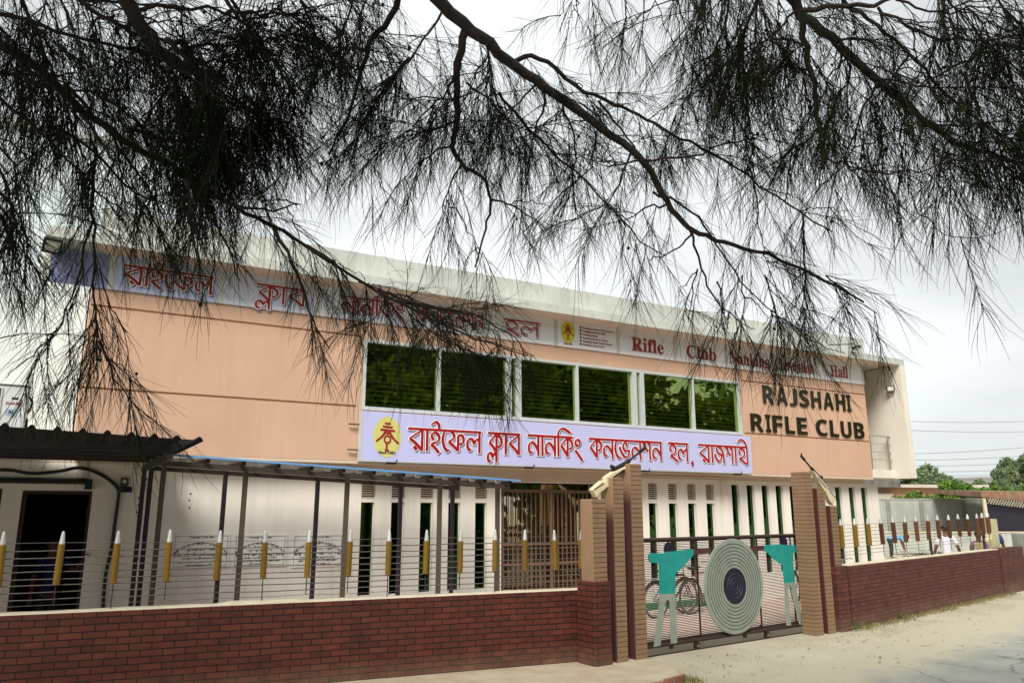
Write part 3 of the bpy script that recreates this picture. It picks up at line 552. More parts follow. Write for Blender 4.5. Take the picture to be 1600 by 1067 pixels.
for wd, a, b in (('raifel', -11.55, -10.18), ('klab', -9.48, -8.62), ('nanking', -7.99, -6.74), ('convention', -6.50, -5.02), ('hall', -4.58, -3.68)):
    bengali_sign(wd, a, b, .12, .43, SY, SB, REDD)
def eng(txt, a, b, z0, z1):
    text_obj(serif(txt), a - .012, b + .012, z0 - .01, z1 + .01, SY - .002, EDGE, SB, 'letter_outline', .03, .001)
    text_obj(serif(txt), a, b, z0, z1, SY - .006, REDD, SB, 'lettering', .012, .002)
for txt, a, b in (('Rifle', -1.25, -.30), ('Club', .40, 1.36), ('Nanking', 1.80, 3.22), ('Convention', 3.42, 4.90), ('Hall', 5.57, 6.30)): eng(txt, a, b, .12, .43)
def logo(parent, cx, cz, s, y, yel, caption_in):
    e = MB(); n = 40; e.add([(cx + .74 * s * math.cos(2 * math.pi * i / n), y, cz + s * math.sin(2 * math.pi * i / n)) for i in range(n)], [tuple(range(n))]); e.build('logo_disc', yel, parent)
    p_ = MB(); yy = y - .003; k = 0
    def bar(x0, z0, x1, z1, w):
        nonlocal k; k += 1
        d = Vector((x1 - x0, 0, z1 - z0)).normalized(); nn = Vector((-d.z, 0, d.x)) * w
        q = [Vector((x0, 0, z0)) - nn, Vector((x1, 0, z1)) - nn, Vector((x1, 0, z1)) + nn, Vector((x0, 0, z0)) + nn]
        p_.add([(cx + v.x * s, yy - k * .0004, cz + v.z * s) for v in q], [(0, 1, 2, 3)])
    bar(-.16, .66, .16, .64, .05); bar(-.26, .50, .26, .47, .055); bar(-.38, .34, .38, .30, .055)
    bar(-.08, .28, -.30, -.02, .06); bar(-.28, .0, -.58, -.24, .05); bar(.06, .28, .30, -.06, .06); bar(.28, -.04, .60, -.32, .05)
    bar(-.02, -.34, -.02, -.62, .05); bar(-.12, -.66, .10, -.67, .05); bar(-.05, .14, .0, .24, .05); bar(.05, .14, .0, .24, .05)
    n = 24; k += 1
    ring = [(cx + .20 * s * math.cos(2 * math.pi * i / n), yy - k * .0004, cz + s * (-.12 + .22 * math.sin(2 * math.pi * i / n))) for i in range(n)] + [(cx + .12 * s * math.cos(2 * math.pi * i / n), yy - k * .0004, cz + s * (-.12 + .13 * math.sin(2 * math.pi * i / n))) for i in range(n)]
    p_.add(ring, [(i, (i + 1) % n, n + (i + 1) % n, n + i) for i in range(n)])
    p_.build('emblem', REDD, parent)
    text_obj(serif('Since 1981'), cx - .44 * s, cx + .44 * s, cz - (.82 if caption_in else 1.13) * s, cz - (.70 if caption_in else .97) * s, yy - .003, INK, parent, 'caption', .02, .001)
logo(SB, -2.98, .335, .245, SY - .002, YELLOW, False)
for i, tx in enumerate(('Nanking Chinese Restaurant', 'Nanking Darbar Hall', 'Nanking Bazar', 'Nanking Beauty Centre', 'Nanking Bazar Food Corner', "Nanking Men's Care")):
    z = .455 - i * .074; w = len(tx) * .0325
    text_obj(serif(tx), -2.60, -2.60 + w, z, z + .044, SY - .002, REDD, SB, 'list_line', .015, .001)
    dsk = MB(); n = 12; dsk.add([(-2.65 + .026 * math.cos(2 * math.pi * j / n), SY - .002, z + .022 + .026 * math.sin(2 * math.pi * j / n)) for j in range(n)], [tuple(range(n))]); dsk.build('list_bullet', INK, SB)

BN = thing('banner_sign', 'lavender box sign with red Bengali lettering and yellow oval emblem below the windows', 'sign', loc(FB, FRZ, 0, -.18, 2.955), FRZ)
b_ = MB(); b_.rbox(-7.53, 2.20, 0, .14, 0, .865, .008); b_.build('board', BOARD, BN)
e_ = MB(); e_.box(-7.56, -7.531, -.004, .142, -.02, .87); e_.box(-7.53, 2.205, -.004, .142, -.022, -.001); e_.build('edge_strip', ALU, BN)
e_ = MB()
for z in (.17, .62): e_.box(-7.75, -7.561, .10, .13, z, z + .02)
e_.build('side_bracket', IRON, BN)
for x in (-6.9, -4.0, -1.05, 1.75):
    l_ = MB(); l_.box(x - .16, x, -.06, .03, -.062, -.026); l_.tube([(x, -.055, -.04), (x + .02, -.06, .02)], .012, 6); l_.build('bracket', BLACK, BN)
logo(BN, -7.06, .425, .365, -.003, YELLOWP, True)
for wd, a, b in (('raifel', -6.66, -5.13), ('klab', -5.00, -4.26), ('nanking', -4.10, -2.78), ('convention', -2.60, -.60), ('hall', -.43, .18), ('rajshahi', .47, 2.06)):
    bengali_sign(wd, a, b, .20, .605, -.002, BN, RED)
cm = MB(); cm.add([(.225, -.012, .185), (.28, -.012, .235), (.315, -.012, .17), (.275, -.012, .07)], [(0, 1, 2, 3)]); cm.build('lettering', RED, BN)

LT = thing('wall_lettering', 'raised polished black letters spelling RAJSHAHI RIFLE CLUB on the peach wall', 'lettering', loc(FB, FRZ, 0, 0, 3.9), FRZ)
def raised(txt, a, b, z0, z1, wfac):
    # widths of each capital (share of the line)
    tot = sum(wfac[c] for c in txt); x = a
    for c in txt:
        w = wfac[c] * (b - a) / tot
        if c != ' ':
            o = text_obj(chr(0x1D5D4 + ord(c) - 65), x + w * .10, x + w * .87, z0, z1, -.002, GRANITE, LT, 'letter', .0, .032, None, True)
        x += w
WF = {'R': 1, 'A': 1.0, 'J': .72, 'S': .90, 'H': .98, 'I': .40, 'F': .84, 'L': .78, 'E': .86, ' ': .42, 'C': 1.02, 'U': .98, 'B': .96}
raised('RAJSHAHI', 2.86, 6.34, .80, 1.25, WF)
raised('RIFLE CLUB', 2.36, 6.84, .085, .515, WF)

# plaques on the ground wall
def bshape(t):
    pre = 'িেৈ'; out = ''; i = 0; vir = '্'
    cons = lambda c: '\u0995' <= c <= '\u09b9' or c in 'ড়ঢ়য়'
    while i < len(t):
        c = t[i]
        if cons(c):
            cl = c; i += 1
            while i + 1 < len(t) and t[i] == vir: cl += t[i + 1]; i += 2
            post = ''
            while i < len(t) and t[i] in 'ািীুূৃেৈোৌংঃঁ':
                v = t[i]; i += 1
                if v in pre: cl = v + cl
                elif v == 'ো': cl = 'ে' + cl; post += 'া'
                else: post += v
            out += cl + post
        else: out += c; i += 1
    return out
PL_GROUP = None
def plaque(x0, x1, z0, z1, label, lines):
    P = thing('plaque', label, 'plaque', loc(FB, FRZ, (x0 + x1) / 2, GY, z0), FRZ)
    w, h = x1 - x0, z1 - z0
    s = MB(); s.rbox(-w / 2, w / 2, -.02, -.001, 0, h, .004); s.build('slab', MARBLE, P)
    f = MB(); i = .035
    f.box(-w / 2 + i, w / 2 - i, -.0225, -.0205, i, i + .005); f.box(-w / 2 + i, w / 2 - i, -.0225, -.0205, h - i - .005, h - i)
    f.box(-w / 2 + i, -w / 2 + i + .005, -.0225, -.0205, i + .006, h - i - .006); f.box(w / 2 - i - .005, w / 2 - i, -.0225, -.0205, i + .006, h - i - .006)
    f.build('border', INK, P)
    for txt, wd, zz, hh, arc in lines:
        o = text_obj(bshape(txt), -wd * w / 2, wd * w / 2, zz * h - .12 * hh * h, zz * h + 1.15 * hh * h, -.0215, INK, P, 'lettering', .065, 0)
        if arc:
            me = o.data; v = np.empty(len(me.vertices) * 3, np.float32); me.vertices.foreach_get('co', v); v = v.reshape(-1, 3)
            rr_ = w * .66; zb = zz * h; ang = v[:, 0] / rr_ * 1.05; rad = rr_ + (v[:, 2] - zb); v[:, 0] = np.sin(ang) * rad; v[:, 2] = zb + np.cos(ang) * rad - rr_
            me.vertices.foreach_set('co', v.ravel()); me.update()
    return P
TOPL = ('বিসমিল্লাহির রাহমানির রাহীম', .42, .875, .04, False)
ARC = 'রাজশাহী রাইফেল ক্লাব সম্প্রসারণ, মিলন ভবন ও ইনডোর শুটিং রেঞ্জ এর'
plaque(-10.42, -9.55, 1.18, 1.72, 'grey marble plaque with black Bengali text, leftmost of the three on the cream wall', [TOPL, (ARC, .98, .70, .085, True), ('শুভ উদ্বোধন করলেন', .50, .52, .065, False), ('জনাব মোঃ শফিকুল ইসলাম, বিপিএম', .93, .37, .09, False), ('সভাপতি, রাজশাহী রাইফেল ক্লাব', .66, .275, .045, False), ('পুলিশ কমিশনার, রাজশাহী মেট্রোপলিটন পুলিশ', .80, .175, .045, False), ('তারিখ: ২৭ জুন, ২০১৭ খ্রিঃ', .5, .085, .04, False)])
plaque(-9.49, -8.62, 1.17, 1.70, 'grey marble plaque with black Bengali text, middle one of the three on the cream wall', [TOPL, (ARC, .95, .70, .08, True), ('নির্মাণ কাজের', .25, .60, .05, False), ('শুভ সূচনা করেন', .44, .49, .06, False), ('জনাব মোঃ শফিকুল ইসলাম, বিপিএম', .90, .35, .085, False), ('সভাপতি, রাজশাহী রাইফেল ক্লাব', .66, .265, .045, False), ('পুলিশ কমিশনার, রাজশাহী মেট্রোপলিটন পুলিশ', .78, .165, .045, False), ('তারিখ: ২৭ জুন, ২০১৭ খ্রিঃ', .4, .085, .04, False)])
plaque(-8.53, -7.63, 1.14, 1.69, 'grey marble plaque with black Bengali text, nearest to the slit windows', [TOPL, (ARC, .97, .70, .095, True), ('এর শুভ উদ্বোধন করলেন', .55, .52, .065, False), ('জনাব এ কে এম শফিক আক্তার', .90, .37, .09, False), ('সভাপতি, রাজশাহী রাইফেল ক্লাব', .70, .275, .045, False), ('পুলিশ কমিশনার, রাজশাহী মেট্রোপলিটন পুলিশ', .75, .175, .05, False), ('২৩ মার্চ ২০১৬', .5, .075, .045, False)])

# ------------------------------------------------------------------ lamps, camera, conduits, air conditioner
def floodlight(p, rz, label, s=1.0, tilt=0.5, group='black floodlights under the roof edge', arm=None):
    F = thing('floodlight', label, 'floodlight', p, rz, group)
    h = MB(); h.rbox(-.10 * s, .10 * s, -.03 * s, .02 * s, -.09 * s, .09 * s, .008); ho = h.build('housing', BLACK, F); ho.rotation_euler = (tilt, 0, 0)
    g_ = MB(); g_.box(-.075 * s, .075 * s, -.034 * s, -.0305 * s, -.062 * s, .062 * s); go = g_.build('lens', M('lamp_lens', (.55, .55, .48), .15), ho)
    g_ = MB(); g_.box(-.035 * s, .035 * s, -.037 * s, -.0345 * s, -.03 * s, .03 * s); g_.build('lamp_chip', M('lamp_chip', (.70, .68, .48), .3), ho)
    k_ = MB(); k_.tube([(-.11 * s, 0, 0), (-.125 * s, .06 * s, .02), (.125 * s, .06 * s, .02), (.11 * s, 0, 0)], .008, 6)
    if arm: k_.tube([(0, .06 * s, .02)] + arm, .012, 6)
    k_.build('bracket', BLACK, F); return F
floodlight(loc(FB, FRZ, 7.88, -.20, 5.42), FRZ - R(52), 'black square floodlight on the white side fin above the balcony', 1.0, -.15, arm=[(.10, .10, .02)])
floodlight(loc(FB, FRZ, -12.55, -.48, 5.93), FRZ + R(12), 'black floodlight hanging under the left end of the roof slab behind leaves', 1.25, .55, arm=[(0, .04, .138)])
floodlight(loc(FB, FRZ, 5.95, -.62, 6.33), FRZ, 'black floodlight on a bent arm over the roof edge above the last white panel', 1.0, 1.15, arm=[(-.05, .05, .10), (-1.0, .10, -.02)])
CC = thing('security_camera', 'small white dome camera under the roof slab beside the side fin', 'camera', loc(FB, FRZ, 7.80, -.30, 5.86), FRZ - R(40))
MB().tube([(0, -.10, -.02), (0, .08, .02)], [.045, .05], 12).build('camera_body', WHITE, CC); MB().tube([(0, -.115, -.022), (0, -.101, -.021)], .034, 12).build('lens', BLACK, CC); MB().tube([(0, .02, .03), (-.03, .04, .208)], .016, 8).build('mount', BLACK, CC)
def cable(name, label, pts, r, m, sm=6, cat='cable', group=None):
    P = [Vector(p) for p in pts]; q = []
    for i in range(len(P) - 1):
        a, b, c, d = P[max(i - 1, 0)], P[i], P[i + 1], P[min(i + 2, len(P) - 1)]
        for j in range(sm):
            t = j / sm; q.append(.5 * (2 * b + (c - a) * t + (2 * a - 5 * b + 4 * c - d) * t * t + (3 * b - a - 3 * c + d) * t ** 3))
    q.append(P[-1]); return tag(MB().tube(q, r, 6).build(name, m), label, cat, group)
F_ = lambda x, y, z: loc(FB, FRZ, x, y, z)
cable('cable', 'loose dark cable sagging along the soffit to the dome camera', [F_(7.78, -.28, 6.04), F_(7.5, -.26, 6.00), F_(7.3, -.2, 5.93), F_(7.05, -.04, 5.84), F_(7.06, -.03, 5.6)], .008, BLACK)
cable('cable', 'thick black cable looping down the cream wall beside the dark doorway', [F_(-13.3, -.1, 2.62), F_(-12.75, .05, 2.66), F_(-12.45, .1, 2.62), F_(-12.1, .15, 2.66), F_(-11.85, .22, 2.72), F_(-11.6, .26, 2.66), F_(-11.40, .27, 2.54), F_(-11.28, .27, 2.42), F_(-11.26, .27, 2.3), F_(-11.27, .28, 1.9), F_(-11.28, .28, 1.5), F_(-11.32, .28, 1.1), F_(-11.30, .28, .5), F_(-11.30, .28, .05)], .026, BLACK, 5)
cable('conduit', 'thin grey conduit pipe bent down the cream wall between vents and slits', [F_(-1.6, .275, 2.82), F_(-.6, .275, 2.83), F_(.6, .275, 2.84), F_(1.50, .275, 2.845), F_(1.56, .275, 2.83), F_(1.575, .275, 2.78), F_(1.585, .275, 2.4), F_(1.59, .275, 2.25)], .011, LINTEL, 4, 'pipe')
dp = MB(); dp.tube([(0, 0, 0), (1.58, 0, .0)], .045, 8); dp.box(1.56, 1.66, -.05, .03, -.12, .03); tag(dp.build('rain_pipe', BLACK), 'black horizontal pipe over the dark doorway', 'pipe').location = F_(-13.3, .25, 2.52)
bpy.data.objects['rain_pipe'].rotation_euler = (0, 0, FRZ)
JB = thing('junction_box', 'small square junction box with black fitting on the cream wall', 'junction box', F_(-11.2, .30, 2.52), FRZ)
MB().box(-.055, .055, -.05, -.001, -.06, .07).build('box', POSTM, JB); MB().lathe([(.03, .051), (.03, .06)], 12, (0, 0, .01), 'y').build('dial', CEMENT, JB); MB().rbox(-.06, .12, -.10, -.02, -.16, -.07, .02).build('fitting', BLACK, JB)
# fixing holes left in the wall
for x, zs, lab in ((-10.98, (2.28, 2.17, 2.06), 'column of three dark fixing holes between the posts'), (-10.22, (2.35, 2.25, 2.13), 'column of three dark fixing holes right of the near post')):
    hb = MB()
    for z in zs: hb.lathe([(.015, .001), (.013, .004)], 8, (rnd.uniform(-.01, .01), 0, z), 'y')
    o = hb.build('fixing_holes', BLACK); o.location = F_(x, .298, 0); o.rotation_euler = (0, 0, FRZ); tag(o, lab, 'wall holes')
AC = thing('ac_unit', 'white outdoor air conditioner unit on the annex roof with red lettering', 'air conditioner', loc(FB, FRZ, -13.02, -.02, 3.0), FRZ)
MB().rbox(-.45, .42, -.15, .17, .22, .86, .02).build('casing', WHITE, AC)
MB().box(-.45, -.37, -.10, .12, .0, .219).box(.30, .38, -.10, .12, .0, .219).build('foot', IRON, AC)
MB().rbox(-.47, .44, -.17, .19, .861, .885, .01).build('lid', WHITE, AC)
gr = MB(); gr.box(-.43, .08, -.162, -.151, .26, .80)
gro = gr.build('fan_grille', M('ac_grille', (.10, .10, .12), .6), AC); MB().box(-.44, .10, -.168, -.1625, .255, .27).box(.085, .10, -.168, -.1625, .271, .80).box(-.44, .10, -.168, -.1625, .801, .815).build('grille_frame', WHITE, gro)
MB().box(.22, .30, -.156, -.151, .655, .68).build('handle_slot', BLACK, AC)
text_obj('SHARP', .155, .345, .575, .615, -.152, RED, AC, 'lettering', .02, .001)
MB().box(.17, .30, -.1535, -.1515, .415, .51).build('sticker', M('pale_blue_sticker', (.40, .50, .62), .5), AC); text_obj('AL', .195, .275, .445, .50, -.1545, INK, AC, 'sticker_lettering', .02, .001)
MB().tube([(.425, .02, .72), (.47, .02, .66), (.46, .02, .55), (.43, .02, .48)], .016, 6).tube([(.43, .05, .40), (.44, .05, .2)], .018, 6).build('pipe', BLACK, AC)

# ------------------------------------------------------------------ canopies
# corrugated canopy on the far left: near edge over the yard, far edge at the wall
CN = thing('corrugated_canopy', 'dark corrugated sheet canopy on posts at the far left', 'canopy', loc(FB, FRZ, 0, 0, 0), FRZ)
sh = MB(); xs = []; x = -16.0; prof = [(0, 0), (.09, 0), (.115, .035), (.135, .045), (.155, .035), (.18, 0)]
while x < -10.80:
    for dx, dz in prof: xs.append((x + dx, dz))
    x += .247
n = len(xs); ny, fy = -3.35, .12
zc = lambda x_, near: (2.93 - (x_ + 11.5) * .03) if near else (2.92 - (x_ + 11.5) * .03)
vs = [(a, ny, zc(a, True) + b) for a, b in xs] + [(a, fy, zc(a, False) + b) for a, b in xs]
vs += [(a, y_, z_ + .012) for a, y_, z_ in vs]
sh.add(vs, [(i, i + 1, n + i + 1, n + i) for i in range(n - 1)] + [(2 * n + i + 1, 2 * n + i, 3 * n + i, 3 * n + i + 1) for i in range(n - 1)] + [(2 * n + i, 2 * n + i + 1, i + 1, i) for i in range(n - 1)] + [(n - 1, 3 * n - 1, 4 * n - 1, 2 * n - 1)])
sh.build('roof_sheet', SHEET, CN)
pr = MB()
for yy in (-3.0, -2.3, -1.5, -.7): pr.box(-16, -10.95, yy, yy + .05, 2.78, 2.86)
pr.build('purlin', POSTD, CN)
MB().box(-10.99, -10.94, -3.2, .1, 2.68, 2.77).build('edge_beam', POSTD, CN)
for xx, yy in ((-11.0, -.55), (-14.6, -2.9), (-14.6, -.55)): MB().box(xx - .03, xx + .03, yy, yy + .06, 0, 2.679).build('post', POSTD, CN)
# walkway canopy
WC = thing('walkway_canopy', 'long post and beam canopy frame with blue sheet edge along the cream wall', 'canopy', loc(FB, FRZ, 0, 0, 0), FRZ)
def slope(u): return 2.68 - (u + 10.87) * (.23 / 5.2)
def slab(u0, u1, y0, y1, dz0, dz1):
    v = [(u0, y0, slope(u0) + dz0), (u1, y0, slope(u1) + dz0), (u1, y1, slope(u1) + dz0), (u0, y1, slope(u0) + dz0), (u0, y0, slope(u0) + dz1), (u1, y0, slope(u1) + dz1), (u1, y1, slope(u1) + dz1), (u0, y1, slope(u0) + dz1)]
    return v, [(0, 3, 2, 1), (4, 5, 6, 7), (0, 1, 5, 4), (1, 2, 6, 5), (2, 3, 7, 6), (3, 0, 4, 7)]
NY, FY = -1.77, -.45
MB().add(*slab(-10.95, -5.45, NY - .03, NY + .03, 0, .07)).build('near_beam', POSTM, WC)
MB().add(*slab(-10.95, -5.75, FY - .03, FY + .03, -.005, .06)).build('far_beam', IRON, WC)
for u in np.arange(-10.85, -5.5, .48):
    MB().add(*slab(u, u + .05, NY - .22, FY + .10, .072, .125)).build('rafter', IRON, WC)
CLEAR, t_, p_c, N, L = newmat('clear_roof_sheet'); tr_ = N('ShaderNodeBsdfTransparent'); tr_.inputs[0].default_value = (.88, .91, .93, 1); mx_ = N('ShaderNodeMixShader'); mx_.inputs[0].default_value = .22
p_c.inputs['Base Color'].default_value = (.55, .60, .66, 1); p_c.inputs['Roughness'].default_value = .35; L(tr_.outputs[0], mx_.inputs[1]); L(p_c.outputs[0], mx_.inputs[2]); L(mx_.outputs[0], t_.nodes['Material Output'].inputs[0])
MB().add(*slab(-10.98, -5.40, NY - .23, FY + .25, .130, .136)).build('clear_sheet', CLEAR, WC)
MB().add(*slab(-10.99, -5.39, NY - .30, NY - .231, .124, .150)).build('blue_edge', BLUEP, WC)
bo = MB()
for u in np.arange(-10.62, -5.6, .48): bo.add(*slab(u, u + .07, NY - .24, NY - .18, .07, .127))
bo.build('clip', WHITE, WC)
for u, ms_ in ((-10.87, POSTM), (-9.79, POSTM), (-8.29, POSTM), (-6.74, POSTM), (-5.67, POSTM)):
    MB().box(u - .032, u + .032, NY - .028, NY + .028, 0, slope(u) - .003).build('post', ms_, WC)
for u in (-10.90, -9.83, -8.36, -6.88, -5.87):
    MB().box(u - .032, u + .032, FY - .028, FY + .028, 0, slope(u) - .007).build('post', POSTD, WC)

# ------------------------------------------------------------------ gate pillars
def pillar(x0, x1, z1, label, side_m, tile_left=False, base=None, z0=0.0, dep=.26):
    P = thing('gate_pillar', label, 'pillar', loc(GB, GRZ, x0, 0), GRZ, 'stepped gate pillars')
    w = x1 - x0
    if base:
        b0, b1, bz, bm_ = base
        s = MB(); s.rbox(b0 - x0, b1 - x0, -.04, dep + .06, -.02, bz, .008); s.build('brick_base', bm_, P); z0 = bz + .001
    f = MB(); f.rbox(0.0, w, .006, dep, z0 if z0 else -.02, z1, .008); f.build('core', side_m, P)
    t_ = MB(); t_.box(.004 if not tile_left else -.006, w - .003, -.008, .0055, z0 if z0 else -.02, z1 - .006); t_.build('tile_facing', TILE_TAN, P)
    if tile_left: MB().box(-.0061, -.0003, .006, dep - .004, -.02, z1 - .006).build('tile_facing', TILE_TAN, P)
    MB().box(w + .0003, w + .006, .012, dep - .01, z0 if z0 else -.02, z1 - .012).build('tile_facing', TILE_TAN, P)
    return P
pillar(-.98, -.73, 2.245, 'low tan pillar on a maroon brick base left of the gate', TAN, base=(-1.01, -.70, 1.14, BRICK))
pillar(-.58, -.38, 2.55, 'middle height tan tiled pillar left of the gate', GAPSHADE1)
pillar(-.225, 0.0, 2.76, 'tallest tan tiled pillar left of the gate, holding the rifle forend', GAPSHADE2)
pillar(4.09, 4.31, 2.765, 'tallest tan tiled pillar right of the gate', TAN, True)
pillar(4.46, 4.68, 2.48, 'middle height tan pillar with maroon side right of the gate', MAROON)
pillar(4.84, 5.04, 2.17, 'low tan pillar with maroon side on a brick base right of the gate', MAROON, base=(4.80, 5.13, 1.10, BRICK2))
# the left group's gap shade is painted into the core colour

# ------------------------------------------------------------------ rifles on the pillars
def rifle(label, stock, slot, barrel, breech, sight, y, sgn):
    Rf = thing('rifle_statue', label, 'rifle statue', loc(GB, GRZ, stock[0][0], y, stock[0][1]), GRZ, 'rifle statues on the gate pillars')
    ox, oz = stock[0]
    P = lambda p_: (p_[0] - ox, p_[1] - oz)
    s = MB(); s.prism([P(q) for q in stock], -.045, .045); so_ = s.build('stock', GUNSTOCK, Rf)
    md = so_.modifiers.new('b', 'BEVEL'); md.width = .012; md.segments = 2; md.limit_method = 'ANGLE'
    for sl_ in slot:
        a, b = Vector((P(sl_[0])[0], 0, P(sl_[0])[1])), Vector((P(sl_[1])[0], 0, P(sl_[1])[1])); d = (b - a).normalized(); nn = Vector((-d.z, 0, d.x)) * sl_[2]
        k_ = MB()
        for yy0, yy1 in ((-.049, -.0455), (.0455, .049)):
            q = [a - nn, b - nn, b + nn, a + nn]
            k_.add([(v.x, yy0, v.z) for v in q] + [(v.x, yy1, v.z) for v in q], [(3, 2, 1, 0), (4, 5, 6, 7), (0, 1, 5, 4), (1, 2, 6, 5), (2, 3, 7, 6), (3, 0, 4, 7)])
        fix(k_.build('inlay', BLACK, Rf))
    b0, b1 = P(barrel[0]), P(barrel[1])
    MB().tube([(b0[0], 0, b0[1]), (b1[0], 0, b1[1])], [.018, .015], 10).build('barrel', BLACK, Rf)
    q0, q1 = P(breech[0]), P(breech[1]); MB().tube([(q0[0], 0, q0[1]), (q1[0], 0, q1[1])], .030, 10).build('receiver', BLACK, Rf)
    d = Vector((b1[0] - b0[0], 0, b1[1] - b0[1])).normalized()
    m0 = Vector((b1[0], 0, b1[1])); MB().tube([m0 - d * .10, m0 + d * .02], .026, 10).build('muzzle', BLACK, Rf)
    MB().box(m0.x - .012, m0.x + .012, -.008, .008, m0.z + .01, m0.z + .06).build('front_sight', BLACK, Rf)
    s0 = P(sight); MB().tube([(s0[0], 0, s0[1] - .05), (s0[0], 0, s0[1] + .02)], .02, 8).tube([(s0[0] - .02, 0, s0[1] + .02), (s0[0] + .03, 0, s0[1] + .0)], .03, 8).build('rear_sight', BLACK, Rf)
    return Rf
stL = [[-.894, 2.376], [-.841, 2.414], [-.683, 2.513], [-.658, 2.491], [-.631, 2.487], [-.618, 2.564], [-.455, 2.645], [-.412, 2.651], [-.257, 2.709], [-.088, 2.783], [-.055, 2.76], [-.226, 2.668], [-.492, 2.525], [-.516, 2.458], [-.624, 2.395], [-.73, 2.34], [-.805, 2.261], [-.829, 2.294]]
rifle('cream stocked rifle statue pointing up right on the left pillars', stL, [((-.87, 2.372), (-.67, 2.47), .006), ((-.50, 2.545), (-.25, 2.675), .012)], ((-.20, 2.757), (.225, 3.012)), ((-.43, 2.672), (-.10, 2.812)), (-.455, 2.70), .13, 1)
stR = [[4.488, 2.802], [4.577, 2.791], [4.771, 2.656], [4.964, 2.502], [4.945, 2.455], [5.046, 2.424], [5.161, 2.355], [5.192, 2.311], [5.086, 2.179], [5.002, 2.239], [4.901, 2.396], [4.887, 2.431], [4.798, 2.435], [4.799, 2.473], [4.559, 2.773]]
rifle('cream stocked rifle statue pointing up left on the right pillars', stR, [((4.66, 2.68), (4.90, 2.49), .010), ((5.0, 2.425), (5.18, 2.325), .007)], ((4.60, 2.806), (4.275, 3.046)), ((4.81, 2.655), (4.55, 2.845)), (4.83, 2.68), .13, -1)

# ------------------------------------------------------------------ sliding gate
GT = thing('sliding_gate', 'iron sliding gate of thin bars with round target and two teal shooter figures', 'gate', loc(GB, GRZ, 0, .33), GRZ)
GX0, GX1 = -.30, 4.70
f = MB(); f.tube([(GX0, 0, 1.65), (GX1, 0, 1.65)], .030, 10); f.tube([(GX0, 0, .13), (GX1, 0, .13)], .030, 10); f.tube([(GX0, 0, .13), (GX0, 0, 1.65)], .026, 8); f.tube([(GX1, 0, .13), (GX1, 0, 1.65)], .026, 8)
f.build('frame', IRON, GT)
for x in (.34 - .3, 1.545, 3.085, 4.05): MB().box(x - .011, x + .011, .012, .03, .14, 1.64).build('upright', IRON, GT)
z = .165
while z < 1.62:
    MB().box(GX0 + .02, GX1 - .02, -.006, .010, z, z + .0105).build('bar', IRON, GT); z += .0245
MB().tube([(GX0, .06, .155), (GX1, .06, .155)], .02, 8).build('back_rail', IRON, GT)
br = MB(); br.tube([(.95, .02, .14), (1.5, .02, .19)], .012, 6).tube([(2.75, .02, .14), (3.05, .02, .2)], .012, 6); br.build('brace', IRON, GT)
for x in (1.42, 3.17):
    w_ = MB(); w_.lathe([(.05, -.018), (.062, -.018), (.062, -.006), (.052, 0), (.062, .006), (.062, .018), (.05, .018)], 20, (x, 0, .048), 'y'); wo = w_.build('wheel', IRON, GT)
    MB().lathe([(.022, .019), (.018, .034)], 12, (x, 0, .048), 'y').build('hub', STEEL, wo)
    MB().box(x - .03, x + .03, -.032, -.024, .05, .12).box(x - .03, x + .03, .024, .032, .05, .12).build('wheel_bracket', IRON, GT)
for x in (.85, 2.6): MB().box(x - .03, x + .03, -.02, .02, .06, .105).build('guide_block', IRON, GT)
TC = (2.335, -.055, .885)
dk = MB(); dk.lathe([(.735, -.012), (.747, -.008), (.747, .004), (.740, .008)], 72, TC, 'y'); dk.build('target_disc', GREYP, GT)
dk = MB(); dk.lathe([(.283, .0085), (.283, .013)], 48, TC, 'y'); dk.build('bullseye', PURP, GT)
def ringmesh(r, w, y): 
    q = MB(); n = 64; yy = TC[1] - y
    a = [(r + w, yy + .002), (r + w * .5, yy - .003), (r - w * .5, yy - .003), (r - w, yy + .002)]
    vs = [(TC[0] + rr * math.cos(2 * math.pi * i / n), y_, TC[2] + rr * math.sin(2 * math.pi * i / n)) for rr, y_ in a for i in range(n)]
    q.add(vs, [(k * n + i, k * n + (i + 1) % n, (k + 1) * n + (i + 1) % n, (k + 1) * n + i) for k in range(3) for i in range(n)]); return q
RINGM = M('ring_line', (.055, .06, .052), .6); RINGP = M('ring_line_purple', (.05, .048, .075), .5)
for r_ in (.338, .392, .447, .502, .557, .612, .668): ringmesh(r_, .0038, .012).build('ring', RINGM, GT)
for r_ in (.065, .125, .19): ringmesh(r_, .006, .0165).build('ring', RINGP, GT)
def sheet(poly, m, name, y=-.045, th=.012): return fix(MB().prism(poly, y, y + th).build(name, m, GT))
sheet([[.381, 1.411], [.40, 1.447], [.44, 1.462], [.50, 1.459], [.738, 1.451], [.753, 1.469], [.936, 1.471], [1.051, 1.483], [1.396, 1.492], [1.395, 1.405], [1.179, 1.251], [.957, 1.138], [.937, .850], [.598, .858], [.606, 1.311], [.43, 1.321], [.39, 1.35]], TEAL, 'figure_shirt')
sheet([[.592, .858], [.937, .850], [.932, .134], [.799, .138], [.81, .700], [.793, .755], [.762, .772], [.732, .755], [.707, .72], [.571, .133], [.43, .129], [.585, .729]], GREYP, 'figure_trousers', -.0445)
sheet([[.739, 1.464], [.735, 1.52], [.752, 1.572], [.789, 1.603], [.846, 1.613], [.902, 1.598], [.940, 1.555], [.950, 1.50], [.936, 1.467]], PURP, 'figure_head', -.0442)
sheet([[1.392, 1.490], [1.826, 1.495], [1.80, 1.412], [1.392, 1.405]], GUNM, 'figure_gun', -.0448)
